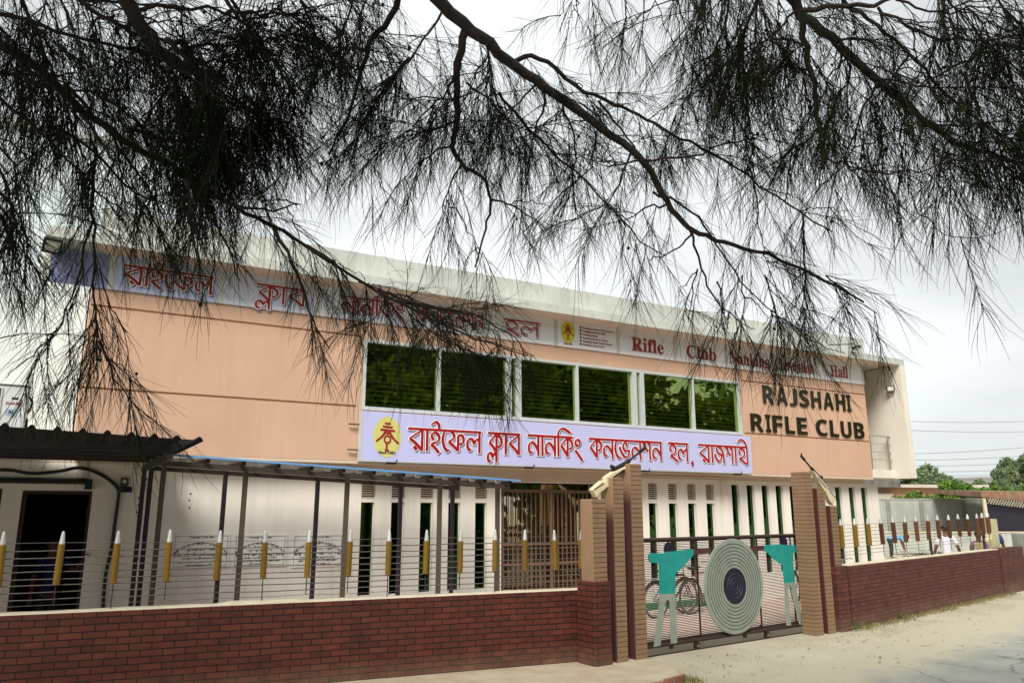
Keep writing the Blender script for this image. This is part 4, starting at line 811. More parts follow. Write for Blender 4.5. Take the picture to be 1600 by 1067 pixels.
sheet([[3.199, 1.503], [3.489, 1.506], [3.67, 1.508], [3.869, 1.49], [4.10, 1.482], [4.262, 1.476], [4.25, 1.40], [4.2, 1.357], [4.026, 1.352], [3.996, 1.181], [4.009, .859], [3.704, .854], [3.69, 1.15], [3.46, 1.264], [3.203, 1.419]], TEAL, 'figure_shirt')
sheet([[3.704, .854], [4.0, .86], [4.052, .624], [4.111, .367], [4.191, .13], [4.05, .141], [3.931, .547], [3.904, .759], [3.855, .808], [3.795, .765], [3.799, .514], [3.806, .151], [3.68, .155], [3.686, .48]], GREYP, 'figure_trousers', -.0445)
sheet([[3.67, 1.508], [3.671, 1.577], [3.70, 1.612], [3.75, 1.63], [3.794, 1.628], [3.864, 1.598], [3.875, 1.54], [3.869, 1.49]], PURP, 'figure_head', -.0442)
sheet([[2.80, 1.495], [3.205, 1.503], [3.213, 1.415], [2.80, 1.410]], GUNM, 'figure_gun', -.0448)
# steel guide rail set in the ground
tr = MB(); tr.box(-.8, 4.9, -.012, .012, -.02, .006); o = tr.build('gate_track', IRON); o.location = loc(GB, GRZ, 0, .33); o.rotation_euler = (0, 0, GRZ); tag(o, 'narrow iron rail in the ground below the sliding gate', 'gate rail')

# ------------------------------------------------------------------ brick walls
LW = thing('brick_wall', 'long maroon brick wall with pale cement top left of the gate', 'wall', LB, LRZ)
LL = 7.05
MB().rbox(-6, LL, .0, .25, -.02, 1.0, .005).build('brickwork', BRICK, LW)
cp = MB(); n = 70; xs = np.linspace(-6, LL - .01, n)
top = [(x, 1.012 + rnd.uniform(-.005, .005) + (.016 if 2.2 < x < 3.2 else 0)) for x in xs]
cp.add([(x, .004, 1.001) for x, z in top] + [(x, .010 + rnd.uniform(0, .01), z) for x, z in top] + [(x, .24, z) for x, z in top] + [(x, .246, 1.001) for x, z in top], [(k * n + i, k * n + i + 1, (k + 1) * n + i + 1, (k + 1) * n + i) for k in range(3) for i in range(n - 1)])
cp.build('coping', CEMENT, LW)
RW = thing('brick_wall', 'faded maroon brick wall with thin pale top right of the gate', 'wall', RB, RRZ)
RL = 8.85
MB().rbox(.10, RL, .0, .25, -.30, 1.09, .005).build('brickwork', BRICK2, RW)
MB().rbox(.12, RL, .008, .24, 1.0905, 1.108, .005).build('coping', CEMENT, RW)
EW = thing('brick_wall', 'rough unpointed maroon brick wall at the far right end', 'wall', loc(RB, RRZ, RL + .004, -.03), RRZ - R(2))
MB().rbox(0.004, 1.75, .0, .25, -.35, 1.115, .006).build('brickwork', ROUGHBRICK, EW)
CW = thing('cream_wall', 'short cream painted wall behind the far end of the right fence', 'wall', loc(RB, RRZ, 8.6, .32), RRZ)
MB().add([(0, 0, -.3), (1.55, 0, -.3), (1.55, 0, 1.85), (1.0, 0, 1.85), (.95, 0, 1.35), (0, 0, 1.24), (0, .16, -.3), (1.55, .16, -.3), (1.55, .16, 1.85), (1.0, .16, 1.85), (.95, .16, 1.35), (0, .16, 1.24)],
         [(0, 1, 2, 3, 4, 5), (11, 10, 9, 8, 7, 6), (0, 6, 7, 1), (1, 7, 8, 2), (2, 8, 9, 3), (3, 9, 10, 4), (4, 10, 11, 5), (5, 11, 6, 0)]).build('plaster', M('cream_yellow_paint', (.58, .54, .32), .85, .1, 2, .1), CW)

# ------------------------------------------------------------------ bullet fences
def bullet(F, x, z0, z1, z2, zb, r, cm, y=.1):
    b_ = MB(); h1 = z1 - z0; h2 = z2 - z0
    b_.lathe([(r * 1.06, 0), (r * 1.06, .008), (r * .93, .012), (r * .95, .025), (r, .03), (r, h1 - .01), (r * .96, h1)], 14); bo = b_.build('bullet_post', cm, F)
    bo.location = (x, y, z0); bo.rotation_euler = (rnd.gauss(0, .014), rnd.gauss(0, .016), rnd.uniform(0, 6))
    MB().lathe([(r * .80, h1 + .0005), (r * .78, h1 + .02), (r * .52, h2 - .035), (r * .40, h2 - .01), (r * .22, h2)], 14).build('tip', SILVER, bo)
    MB().tube([(0, 0, zb - z0), (0, 0, -.0005)], .006, 6).build('rod', IRON, bo)
def obj_vary(m, lo, hi, dirt):
    t = m.node_tree; p = t.nodes['Principled BSDF']; N = t.nodes.new; L = t.links.new; src = p.inputs['Base Color'].links[0].from_socket
    oi = N('ShaderNodeObjectInfo'); mr = N('ShaderNodeMapRange'); mr.inputs['To Min'].default_value = lo; mr.inputs['To Max'].default_value = hi; L(oi.outputs['Random'], mr.inputs['Value'])
    mu = N('ShaderNodeMixRGB'); mu.blend_type = 'MULTIPLY'; mu.inputs[0].default_value = 1; L(src, mu.inputs[1]); L(mr.outputs[0], mu.inputs[2])
    tc = N('ShaderNodeTexCoord'); nz = N('ShaderNodeTexNoise'); nz.noise_dimensions = '4D'; nz.inputs['Scale'].default_value = 16; nz.inputs['Detail'].default_value = 9; nz.inputs['Roughness'].default_value = .7; L(tc.outputs['Object'], nz.inputs['Vector']); L(oi.outputs['Random'], nz.inputs['W'])
    cr = N('ShaderNodeValToRGB'); cr.color_ramp.elements[0].position = .55; cr.color_ramp.elements[1].position = .70; cr.color_ramp.elements[0].color = (0, 0, 0, 1); cr.color_ramp.elements[1].color = (.7, .7, .7, 1); L(nz.outputs['Fac'], cr.inputs[0])
    mx = N('ShaderNodeMixRGB'); L(cr.outputs[0], mx.inputs[0]); L(mu.outputs[0], mx.inputs[1]); mx.inputs[2].default_value = (*dirt, 1); L(mx.outputs[0], p.inputs['Base Color'])
    mr2 = N('ShaderNodeMapRange'); mr2.inputs['To Min'].default_value = .35; mr2.inputs['To Max'].default_value = .75; L(nz.outputs['Fac'], mr2.inputs['Value']); L(mr2.outputs[0], p.inputs['Roughness'])
obj_vary(BRASS, .70, 1.15, (.10, .06, .02)); obj_vary(BRASSD, .65, 1.2, (.05, .025, .015)); obj_vary(SILVER, .75, 1.05, (.36, .35, .32))
LFN = thing('bullet_fence', 'wire fence of brass bullet posts with silver tips on the left brick wall', 'fence', LB + Vector((0, 0, 0)), LRZ)
lx = [-.60, -.07, .475, 1.04, 1.585, 2.13, 2.66, 3.18, 3.69, 4.20, 4.70, 5.18, 5.68, 6.13, 6.60, 7.0]
for i, x in enumerate(lx):
    dz = .013 - .004 * i + rnd.uniform(-.008, .008)
    bullet(LFN, x, 1.292 + dz * .3, 1.725 + dz, 1.865 + dz, 1.082 if i % 3 else 1.01, .036, BRASS)
for z in (1.735, 1.655, 1.58, 1.505, 1.43, 1.355, 1.285, 1.215, 1.14, 1.078):
    pts = [(x, .135, z - .004 * (x / 7.0) * 6 * .5 + rnd.uniform(-.006, .006)) for x in np.linspace(-6, 7.02, 28)]
    MB().tube(pts, .0062 if 1.1 < z < 1.7 else .0032, 6).build('wire', WIRE, LFN)
RFN = thing('bullet_fence', 'wire fence of brown bullet posts with silver tips on the right brick wall', 'fence', RB, RRZ)
rx = [.13, .72, 1.32, 1.94, 2.55, 3.13, 3.77, 4.42, 5.07, 5.75, 6.43, 7.1, 7.77, 8.17, 8.57, 9.1, 9.56]
for i, x in enumerate(rx):
    if x > 8.8: y_ = .36
    else: y_ = .1
    dz = .006 * i + rnd.uniform(-.008, .008)
    bullet(RFN, x, 1.41 + dz, 1.815 + dz, 1.93 + dz, 1.20 + rnd.uniform(-.03, .03), .043, BRASSD if i > 2 else BRASS, y_)
for z in (1.81, 1.745, 1.68, 1.61, 1.54, 1.47, 1.40, 1.33, 1.265):
    pts = [(x, .14, z + .009 * x + rnd.uniform(-.007, .007)) for x in np.linspace(0.0, 8.8, 18)]
    MB().tube(pts, .0045, 6).build('wire', WIRE, RFN)
for x in (4.72, 8.36): MB().box(x - .02, x + .02, .16, .20, 1.1, 1.95).build('stay_post', IRON, RFN)
SG = thing('short_post', 'dark square iron stub post beside the entrance grille', 'post', loc(FB, FRZ, -2.62, -.9), FRZ)
MB().box(-.03, .03, -.03, .03, 0, 1.55).build('shaft', IRON, SG); MB().box(-.036, .036, -.036, .036, 1.551, 1.57).build('cap', IRON, SG)

# ------------------------------------------------------------------ bicycles behind the gate
RUBBER = M('dusty_rubber', (.10, .095, .09), .8)
def bicycle(label, p, rz, frame_m):
    B_ = thing('bicycle', label, 'bicycle', p, rz, 'bicycles parked behind the gate'); r = .335
    for x in (-.52, .52):
        w_ = MB(); n = 28
        w_.tube([(x + r * math.cos(2 * math.pi * i / n), 0, r + r * math.sin(2 * math.pi * i / n)) for i in range(n + 1)], .020, 6, False); wo = w_.build('wheel', RUBBER, B_)
        q = MB(); q.tube([(x + (r - .026) * math.cos(2 * math.pi * i / n), 0, r + (r - .026) * math.sin(2 * math.pi * i / n)) for i in range(n + 1)], .008, 6, False); q.build('rim', STEEL, wo)
        q = MB()
        for i in range(14): q.tube([(x, .02 * (-1) ** i, r), (x + (r - .03) * math.cos(2 * math.pi * i / 14), 0, r + (r - .03) * math.sin(2 * math.pi * i / 14))], .0022, 4, False)
        q.tube([(x, -.05, r), (x, .05, r)], .022, 8); q.build('spokes', STEEL, wo)
        q = MB(); q.tube([(x + (r + .035) * math.cos(t), 0, r + (r + .035) * math.sin(t)) for t in np.linspace(.5 if x < 0 else .9, 2.6 if x < 0 else 2.9, 12)], .016, 6); q.build('mudguard', frame_m, B_)
    f = MB(); bb = (-.06, 0, .28); st = (-.20, 0, .78); hd = (.33, 0, .80); hl = (.37, 0, .62); ra = (-.52, 0, r)
    for a, b in ((bb, st), (st, hd), (bb, hl), (hl, hd)): f.tube([a, b], .017, 8)
    for s in (-.03, .03): f.tube([(bb[0], s, bb[2]), (ra[0], s * 1.6, ra[2])], .010, 6); f.tube([(st[0], s, st[2] - .02), (ra[0], s * 1.6, ra[2])], .010, 6); f.tube([(hl[0], s, hl[2]), (.46, s * 1.3, .45), (.52, s * 1.6, r)], .011, 6)
    f.build('frame', frame_m, B_)
    MB().tube([(st[0], 0, st[2]), (-.225, 0, .88)], .013, 8).build('seat_post', STEEL, B_)
    MB().add([(-.36, -.085, .90), (-.36, .085, .90), (-.20, .06, .915), (-.04, .016, .905), (-.04, -.016, .905), (-.20, -.06, .915), (-.34, -.07, .86), (-.34, .07, .86), (-.20, .05, .875), (-.06, .012, .885), (-.06, -.012, .885), (-.20, -.05, .875)],
             [(5, 4, 3, 2), (0, 5, 2, 1), (6, 7, 8, 11), (11, 8, 9, 10), (0, 1, 7, 6), (1, 2, 8, 7), (2, 3, 9, 8), (3, 4, 10, 9), (4, 5, 11, 10), (5, 0, 6, 11)]).build('saddle', BLACK, B_)
    MB().tube([(hd[0], 0, hd[2]), (.31, 0, .95)], .014, 8).tube([(.22, -.28, .98), (.30, -.20, 1.0), (.32, 0, .95), (.30, .20, 1.0), (.22, .28, .98)], .012, 8).build('handlebar', STEEL, B_)
    MB().lathe([(.09, -.004), (.09, .004)], 20, (bb[0], -.05, bb[2]), 'y').tube([(bb[0], -.07, bb[2]), (bb[0] + .10, -.07, bb[2] - .13)], .01, 6).tube([(bb[0], .07, bb[2]), (bb[0] - .10, .07, bb[2] + .13)], .01, 6).build('crank', STEEL, B_)
    MB().box(-.80, -.42, -.07, .07, .72, .732).tube([(-.76, .05, .72), (-.52, .05, r)], .006, 6).tube([(-.76, -.05, .72), (-.52, -.05, r)], .006, 6).build('carrier', STEEL, B_)
    return B_
BRED = M('faded_red_frame', (.34, .10, .09), .4); BBLK = M('black_frame', (.02, .02, .025), .35); BBLU = M('blue_frame', (.06, .12, .30), .4)
bicycle('pale red bicycle leaning by the slit windows behind the left shooter figure', loc(FB, FRZ, .05, -.55), FRZ, BRED)
bicycle('black bicycle behind the gate beside the tallest left pillar', loc(FB, FRZ, -1.05, -.85), FRZ + R(6), BBLK)
bicycle('dark bicycle seen end on behind the gate right of the target', loc(FB, FRZ, 2.75, -.9), FRZ + R(58), BBLK)
bicycle('blue bicycle behind the right shooter figure of the gate', loc(FB, FRZ, 3.75, -1.1), FRZ + R(12), BBLU)
LBX = thing('planter_kerb', 'low green painted strip along the foot of the cream wall', 'kerb', loc(FB, FRZ, 0, 0), FRZ)
MB().box(-7.5, -4.6, GY - .35, GY - .003, 0, .16).box(-1.9, 1.7, GY - .14, GY - .003, 0, .13).build('kerb', M('green_paint', (.03, .20, .09), .6), LBX)

# ------------------------------------------------------------------ people
def skin_mesh(name, joints, edges, m, parent, root=0, sub=2):
    me = bpy.data.meshes.new(name); me.from_pydata([j[0] for j in joints], edges, []); o = bpy.data.objects.new(name, me); COL.objects.link(o)
    md = o.modifiers.new('skin', 'SKIN'); md.use_smooth_shade = True; md.branch_smoothing = .6
    for i, d in enumerate(me.skin_vertices[0].data):
        r = joints[i][1]; d.radius = (r, r) if not isinstance(r, tuple) else r; d.use_root = (i == root)
    s = o.modifiers.new('sub', 'SUBSURF'); s.levels = sub; s.render_levels = sub
    bpy.context.view_layer.update(); dg = bpy.context.evaluated_depsgraph_get(); nm = bpy.data.meshes.new_from_object(o.evaluated_get(dg))
    o.modifiers.clear(); o.data = nm; nm.materials.clear(); nm.materials.append(m); nm.polygons.foreach_set('use_smooth', [True] * len(nm.polygons))
    o.parent = parent; return o
SKIN = M('brown_skin', (.16, .075, .045), .55, .1, 8); HAIR = M('black_hair', (.012, .010, .010), .6, .2, 30)
def person(label, p, rz, h, shirt, trousers, bend=0.0, arms=None, cap=None, hair=True):
    """standing figure facing -y; bend tips the trunk forward; arms = {side: (elbow, wrist)} in units of height"""
    Pn = thing('person', label, 'person', p, rz); s = h
    hip = Vector((0, 0, .52)); cb, sb = math.cos(bend), math.sin(bend)
    def T(x, y, z): return Vector((x, y * cb - z * sb, y * sb + z * cb)) + hip     # trunk coordinates above the hips, front = -y
    J = []; E_ = []
    def add(v, r, par=None):
        J.append(((v[0] * s, v[1] * s, v[2] * s), r * s if not isinstance(r, tuple) else (r[0] * s, r[1] * s)))
        if par is not None: E_.append((par, len(J) - 1))
        return len(J) - 1
    pel = add(hip, .062); wa = add(T(0, 0, .10), .060, pel); ch = add(T(0, 0, .20), .070, wa); sh_ = add(T(0, .0, .285), .045, ch); nk = add(T(0, -.005, .335), .030, sh_)
    hd0 = add(T(0, -.012, .375), .044, nk); hd1 = add(T(0, -.012, .425), .050, hd0); hd2 = add(T(0, -.008, .465), .030, hd1)
    add(T(0, -.066, .405), .008, hd1)
    for sx_ in (-1, 1): add(T(sx_ * .052, -.005, .41), .008, hd1)
    hands = []
    for sx_ in (-1, 1):
        so_ = add(T(sx_ * .095, 0, .275), .034, sh_)
        el, wr = (arms or {}).get(sx_, ((sx_ * .125, .01, .10), (sx_ * .13, -.03, -.035)))
        hang = (arms or {}).get('world')
        e = add(T(*el) if not hang else Vector(el) , .025, so_); w_ = add(T(*wr) if not hang else Vector(wr), .017, e)
        d = Vector(J[w_][0]) / s - Vector(J[e][0]) / s; d.normalize(); side = d.cross(Vector((0, 1, 0))); side = side.normalized() if side.length > .1 else Vector((1, 0, 0)); pv_ = d.cross(side)
        wv = Vector(J[w_][0]) / s; pm = add(wv + d * .030, .020, w_)
        for k, (of, ln) in enumerate(((-.016, .036), (-.0055, .043), (.005, .040), (.0155, .031))):
            a = add(wv + d * .050 + side * of, .0058, pm); b = add(wv + d * (.050 + ln * .55) + side * of + pv_ * .005, .0052, a); add(wv + d * (.050 + ln) + side * of + pv_ * .016, .0045, b)
        a = add(wv + d * .026 + side * .022, .0065, pm); add(wv + d * .045 + side * .034, .0052, a)
    for sx_ in (-1, 1):
        t_ = add((sx_ * .050, 0, .47), .050, pel); kn = add((sx_ * .056, -.008 - .02 * (bend > .3), .275), .034, t_); cf = add((sx_ * .056, .006, .17), .030, kn); an_ = add((sx_ * .056, .01, .045), .021, cf); add((sx_ * .062, -.055, .018), .019, an_)
    body = skin_mesh('body', J, E_, SKIN, Pn, pel)
    # clothes follow the same joints, a little larger
    J2 = [J[i] for i in (pel, wa, ch, sh_)]; J2 = [(a, r * 1.16) for a, r in J2]; J2.insert(0, (tuple(Vector(J[pel][0]) + Vector((0, 0, -.03 * s))), .078 * s)); E2 = [(0, 1), (1, 2), (2, 3), (3, 4)]
    n0 = sh_
    idx = [i for i in range(len(J))]
    for sx_ in (-1, 1):
        sv = T(sx_ * .095, 0, .275); el = ((arms or {}).get(sx_, ((sx_ * .125, .01, .10), None)))[0]; ev = T(*el) if not (arms or {}).get('world') else Vector(el)
        J2.append((tuple(sv * s), .042 * s)); E2.append((4, len(J2) - 1)); J2.append((tuple((sv * .25 + ev * .75) * s), .040 * s)); E2.append((len(J2) - 2, len(J2) - 1))
    skin_mesh('shirt', J2, E2, shirt, Pn, 0)
    J3 = [(tuple(hip * s), .068 * s)]; E3 = []
    for sx_ in (-1, 1):
        J3.append(((sx_ * .050 * s, 0, .46 * s), .058 * s)); E3.append((0, len(J3) - 1))
        for z_, r_ in ((.275, .044), (.06, .036)): J3.append(((sx_ * .056 * s, (-.02 if z_ > .2 and bend > .3 else 0) * s, z_ * s), r_ * s)); E3.append((len(J3) - 2, len(J3) - 1))
    skin_mesh('trousers', J3, E3, trousers, Pn, 0)
    hm = MB(); c0 = T(0, -.004, .425) * s; ax = (T(0, 0, 1) - T(0, 0, 0)); fw = (T(0, -1, 0) - T(0, 0, 0)); n, m_ = 16, 8; vs = []
    for i in range(m_):
        th = (i / (m_ - 1)) * 1.75
        for j in range(n):
            ph = 2 * math.pi * j / n; q = Vector((math.sin(th) * math.cos(ph), 0, 0)); rr_ = .060 * s
            front = max(0, -math.sin(ph)); thh = th * (1 - .30 * front)
            vs.append(c0 + Vector((1, 0, 0)) * (math.sin(thh) * math.cos(ph) * rr_ * .98) + (-fw) * (math.sin(thh) * math.sin(ph) * rr_ * 1.08) + ax * (math.cos(thh) * rr_ * 1.02))
    hm.add(vs, [(i * n + j, (i + 1) * n + j, (i + 1) * n + (j + 1) % n, i * n + (j + 1) % n) for i in range(m_ - 1) for j in range(n)], True)
    fix(hm.build('cap' if cap else 'hair', cap or HAIR, Pn))
    ey = MB()
    for sx_ in (-1, 1):
        e0 = T(sx_ * .018, -.058, .418) * s; ey.add([e0 + Vector((a * .007 * s, 0, 0)) + ax * (b * .004 * s) + fw * (.003 * s) for a, b in ((-1, 0), (0, -1), (1, 0), (0, 1))], [(0, 1, 2, 3)])
    m0 = T(0, -.058, .383) * s; ey.add([m0 + Vector((a * .016 * s, 0, 0)) + ax * (b * .003 * s) + fw * (.004 * s) for a, b in ((-1, 0), (0, -1), (1, 0), (0, 1))], [(0, 1, 2, 3)])
    ey.build('face_marks', HAIR, Pn)
    return Pn
WSH = M('white_shirt', (.74, .75, .80), .8, .06, 12, .1, 40); BSH = M('light_blue_shirt', (.16, .42, .62), .8, .1, 12); NAVY = M('navy_cloth', (.03, .06, .22), .8, .15, 12); DARKT = M('dark_trousers', (.03, .03, .04), .8, .15, 10)
DBLUE = M('blue_uniform', (.012, .02, .12), .8, .1, 10)
m, t, p, N, L = newmat('striped_shirt'); tc = N('ShaderNodeTexCoord'); wv = N('ShaderNodeTexWave'); wv.bands_direction = 'Z'; wv.inputs['Scale'].default_value = 4.2; L(tc.outputs['Object'], wv.inputs['Vector'])
cr = N('ShaderNodeValToRGB'); cr.color_ramp.interpolation = 'CONSTANT'; cr.color_ramp.elements[0].color = (.40, .03, .05, 1); cr.color_ramp.elements[1].position = .4; cr.color_ramp.elements[1].color = (.65, .65, .68, 1); e = cr.color_ramp.elements.new(.7); e.color = (.05, .10, .42, 1)
L(wv.outputs['Fac'], cr.inputs[0]); L(cr.outputs[0], p.inputs['Base Color']); p.inputs['Roughness'].default_value = .8; STRP = m
person('man in a white shirt standing behind the right bullet fence', (11.55, 21.0, 0), R(150), 1.72, WSH, DARKT, .0, {-1: ((-.155, -.01, .12), (-.17, -.06, .02)), 1: ((.155, -.01, .12), (.19, -.07, .02))})
person('child in a red, white and blue striped shirt and black cap behind the fence', (12.35, 20.9, 0), R(-30), 1.58, STRP, NAVY, .25, cap=M('black_cap', (.012, .012, .016), .6))
person('person in a dark blue shirt with white trim at the far end of the fence', (13.75, 22.5, 0), R(-50), 1.75, NAVY, DARKT, .18)
person('person in a light blue shirt bending over in the yard past the building corner', (16.75, 35.0, 0), R(75), 1.66, BSH, DARKT, 1.45, {'world': True, -1: ((-.10, -.30, .40), (-.08, -.33, .26)), 1: ((.10, -.30, .40), (.08, -.33, .26))})
person('man in blue with raised hand, standing in the dark doorway at left', loc(FB, FRZ, -12.05, GY + .55), FRZ, 1.70, DBLUE, DARKT, 0, {-1: ((-.13, .01, .10), (-.13, -.03, -.035)), 1: ((.20, -.02, .17), (.255, -.27, .30))})

# ------------------------------------------------------------------ right background: walls, shed, houses
BW = thing('boundary_wall', 'tall weathered grey concrete boundary wall behind the yard', 'wall', (18.2, 44.0, 0), R(4))
MB().box(-2, 8.6, 0, .2, 0, 2.66).build('wall_face', CONC, BW)
MB().box(-2, 8.6, -.03, .22, 2.661, 2.72).build('coping', CONC, BW)
for x in (-1.0, 3.05, 5.0, 7.5): MB().box(x - .12, x + .12, -.05, -.003, 0, 2.658).build('pier', CONC2, BW)
LWL = thing('low_boundary_wall', 'low pale grey concrete wall in front of the tall boundary wall', 'wall', (17.6, 38.6, 0), R(3))
MB().box(-3, 22, 0, .2, -.2, .98).build('wall_face', M('pale_concrete', (.46, .47, .42), .9, .18, 1.2, .3, 30, streak=.45, stain=(.30, .30, .26)), LWL); MB().box(-3, 22, -.03, .23, .981, 1.04).build('coping', CEMENT, LWL)
GWL = thing('grey_side_wall', 'dark grey concrete wall end at the right edge beside the road', 'wall', loc(RB, RRZ, 10.62, -.1), RRZ)
MB().rbox(0, 6, 0, .25, -.4, 1.45, .01).build('wall_face', CONC2, GWL)
SH = thing('lattice_shed', 'low shed with rusty brown roof and lattice eave at the far right', 'shed', (23.75, 39.2, 0), R(-3))
MB().add([(-.15, 0, 2.74), (6, 0, 2.00), (6, 5, 2.3), (-.15, 5, 3.0), (-.15, 0, 3.0), (6, 0, 2.92), (6, 5, 3.1), (-.15, 5, 3.2)], [(3, 2, 1, 0), (4, 5, 6, 7), (0, 1, 5, 4), (1, 2, 6, 5), (2, 3, 7, 6), (3, 0, 4, 7)]).build('roof', M('rusty_brown_roof', (.24, .13, .08), .9, .4, 3, .5, 20, streak=.5, stain=(.40, .34, .26)), SH)
lat = MB()
for i in range(46):
    x = .1 + i * .127
    for s in (0, 1):
        zt = 2.70 - x * .12; a, b = ((x, zt - .30), (x + .2, zt)) if s else ((x, zt), (x + .2, zt - .30))
        lat.tube([(a[0], .03 - .015 * s, a[1]), (b[0], .03 - .015 * s, b[1])], .012, 4)
lat.build('lattice', CEMENT, SH)
MB().box(.1, 6, .3, .4, 0, 2.60).build('back_wall', M('purple_wall', (.022, .018, .032), .8), SH)
MB().box(-.05, .09, .08, .22, 0, 2.70).build('post', CEMENT, SH)
HS = thing('far_house', 'pale pink and cream flat roofed house beyond the grey walls', 'house', (28.5, 60, 0), R(10))
MB().box(-3, 8.5, 0, 8, 0, 3.75).build('wall', M('pink_plaster', (.62, .36, .24), .85, .15, 1, streak=.3), HS)
MB().box(-3.01, .6, -.5, -.003, 0, 3.3).build('porch_wall', M('cream_plaster', (.58, .54, .44), .85, .1, 1, streak=.2), HS)
MB().box(-3.4, .9, -1.0, 8.3, 3.76, 4.75).build('stained_parapet', M('black_stained_concrete', (.20, .18, .16), .9, .6, 1.5, streak=.7), HS)
MB().box(.91, 9, -.5, 8.3, 3.76, 4.0).build('roof_slab', M('pale_slab', (.58, .52, .44), .85, .1, 1), HS)
wn_ = MB(); wn_.box(2.6, 3.4, -.05, -.003, 2.2, 3.4).build('window', DARKROOM, HS)
H2 = thing('far_house', 'narrow yellow upper house with two windows behind the building corner', 'house', (29.5, 74, 0), R(8))
w0 = MB().box(-3, 3.4, 0, 6, 0, 7.0).build('wall', M('yellow_plaster', (.66, .50, .30), .85, .1, 1), H2)
for x in (-1.2, 1.4):
    q = MB().box(x - .8, x + .8, -.06, -.003, 4.7, 6.4).build('window', WHITE, H2); MB().box(x - .6, x + .6, -.09, -.061, 4.9, 6.2).build('pane', M('blue_grey_pane', (.15, .20, .22), .3), q)
tag(MB().add([(-4, 0, 0), (30, 0, 0), (30, 9, 1.2), (-4, 9, .4)], [(0, 1, 2, 3)]).build('far_roof', M('grey_roof', (.22, .21, .19), .9, .3, .6)), 'grey flat roof with trees behind it in the distance', 'roof')
bpy.data.objects['far_roof'].location = (26, 78, 4.55)

NB = thing('tall_building', 'tall pale greenish white building rising behind the left end of the club', 'building', loc(FB, FRZ, 0, 2.5), FRZ)
NBM = M('pale_greenish_plaster', (.70, .80, .80), .85, .05, .7, .15, 40, streak=.18, stain=(.56, .62, .60))
MB().box(-26, -14.25, 0, 8, 0, 9.0).box(-14.2499, -11.9701, 0, 8, 3.04, 9.0).box(-11.9699, -10.8, 0, 8, 6.25, 9.0).build('wall', NBM, NB)
MB().box(-26.1, -10.72, -.08, 8.1, 9.001, 9.12).build('roof_edge', FASCIA, NB)

# power lines across the right sky
for i, (z0, z1) in enumerate(((7.9, 8.05), (7.35, 7.30), (5.6, 6.6), (5.25, 5.95), (4.9, 5.45), (4.55, 5.0), (4.35, 4.6), (4.15, 4.25))):
    a, b = Vector((22.5, 50, z0)), Vector((48, 62, z1 * 1.18)); pts = [a.lerp(b, t) - Vector((0, 0, .35 * 4 * t * (1 - t))) for t in np.linspace(0, 1, 14)]
    order = ('topmost', 'second', 'third', 'fourth', 'fifth', 'sixth', 'seventh', 'lowest')[i]
    tag(MB().tube(pts, .013, 5).build('power_line', WIRE), f'thin power line across the right sky, {order} of the eight', 'power line', 'power lines in the right sky')

# ------------------------------------------------------------------ vegetation
def crown(n, lobes, size, m, name, parent, seed, flat=.0):
    r = np.random.default_rng(seed); lob = np.array(lobes); w = lob[:, 3] ** 2 * 1.0; idx = r.choice(len(lob), n, p=w / w.sum())
    d = r.normal(size=(n, 3)); d /= np.linalg.norm(d, axis=1)[:, None]
    rad = lob[idx, 3] * (r.random(n) ** .45) * (1 + .22 * np.sin(d[:, 0] * 7 + idx) * np.cos(d[:, 2] * 6 + 2 * idx))
    c = lob[idx, :3] + d * rad[:, None] * np.array([1, 1, .82])
    a = r.normal(size=(n, 3)); a /= np.linalg.norm(a, axis=1)[:, None]; b = np.cross(a, r.normal(size=(n, 3))); b /= np.linalg.norm(b, axis=1)[:, None]
    s = size * r.uniform(.6, 1.4, n)[:, None]
    v = np.stack([c - a * s, c + b * s * .45, c + a * s, c - b * s * .45], 1).reshape(-1, 3)
    return fast_mesh(name, v, np.arange(4 * n).reshape(-1, 4), m, parent, False)
def tree(name, label, p, h, lobes, n, size, m, seed, trunk_r=.15, group=None):
    T_ = thing(name, label, 'tree', p, 0, group)
    tk = MB(); tk.tube([(0, 0, -.1), (.03 * h, .02 * h, h * .3), (0, 0, h * .6), (.02 * h, 0, h * .8)], [trunk_r * 1.2, trunk_r, trunk_r * .7, trunk_r * .25], 8)
    for k in range(min(5, len(lobes))): tk.tube([(0, 0, h * .4), tuple(np.array([0, 0, h * .5]) * .4 + np.array(lobes[k][:3]) * .6), tuple(lobes[k][:3])], [trunk_r * .5, trunk_r * .3, trunk_r * .1], 6)
    tk.build('trunk', BARK, T_); crown(n, lobes, size, m, 'crown', T_, seed); return T_
GRN = leaf_mat('green_leaves', (.04, .11, .02), (.18, .34, .05), .6, .5); GRNL = leaf_mat('light_green_leaves', (.05, .12, .015), (.20, .30, .04), .6, .8); GRNG = leaf_mat('grey_green_leaves', (.09, .15, .08), (.26, .34, .16), .6, .4); RUST = leaf_mat('rusty_leaves', (.16, .09, .03), (.30, .22, .06), .6, .8)
def lobes(rs, n, cx, cy, cz, rx, rz_, rmin, rmax):
    q = random.Random(rs); return [(cx + q.uniform(-rx, rx), cy + q.uniform(-rx, rx) * .6, cz + q.uniform(-rz_, rz_), q.uniform(rmin, rmax)) for _ in range(n)]
tree('broadleaf_tree', 'grey green tree rising behind the right end of the building', (41, 78, 0), 6.2, lobes(1, 20, 0, 0, 4.7, 3.0, 1.4, .7, 1.25), 9000, .22, GRNG, 5, .3)
tree('broadleaf_tree', 'tall open crowned tree against the sky at the far right', (50.2, 78, 0), 7.5, lobes(2, 20, 0, 0, 5.6, 2.3, 1.7, .45, .95), 7000, .2, GRNG, 6, .3)
tree('broadleaf_tree', 'dense dark green tree in the middle of the right background', (31.5, 55.5, 0), 4, lobes(3, 14, 0, 0, 3.0, 1.5, .65, .4, .75), 7000, .15, GRN, 7, .2)
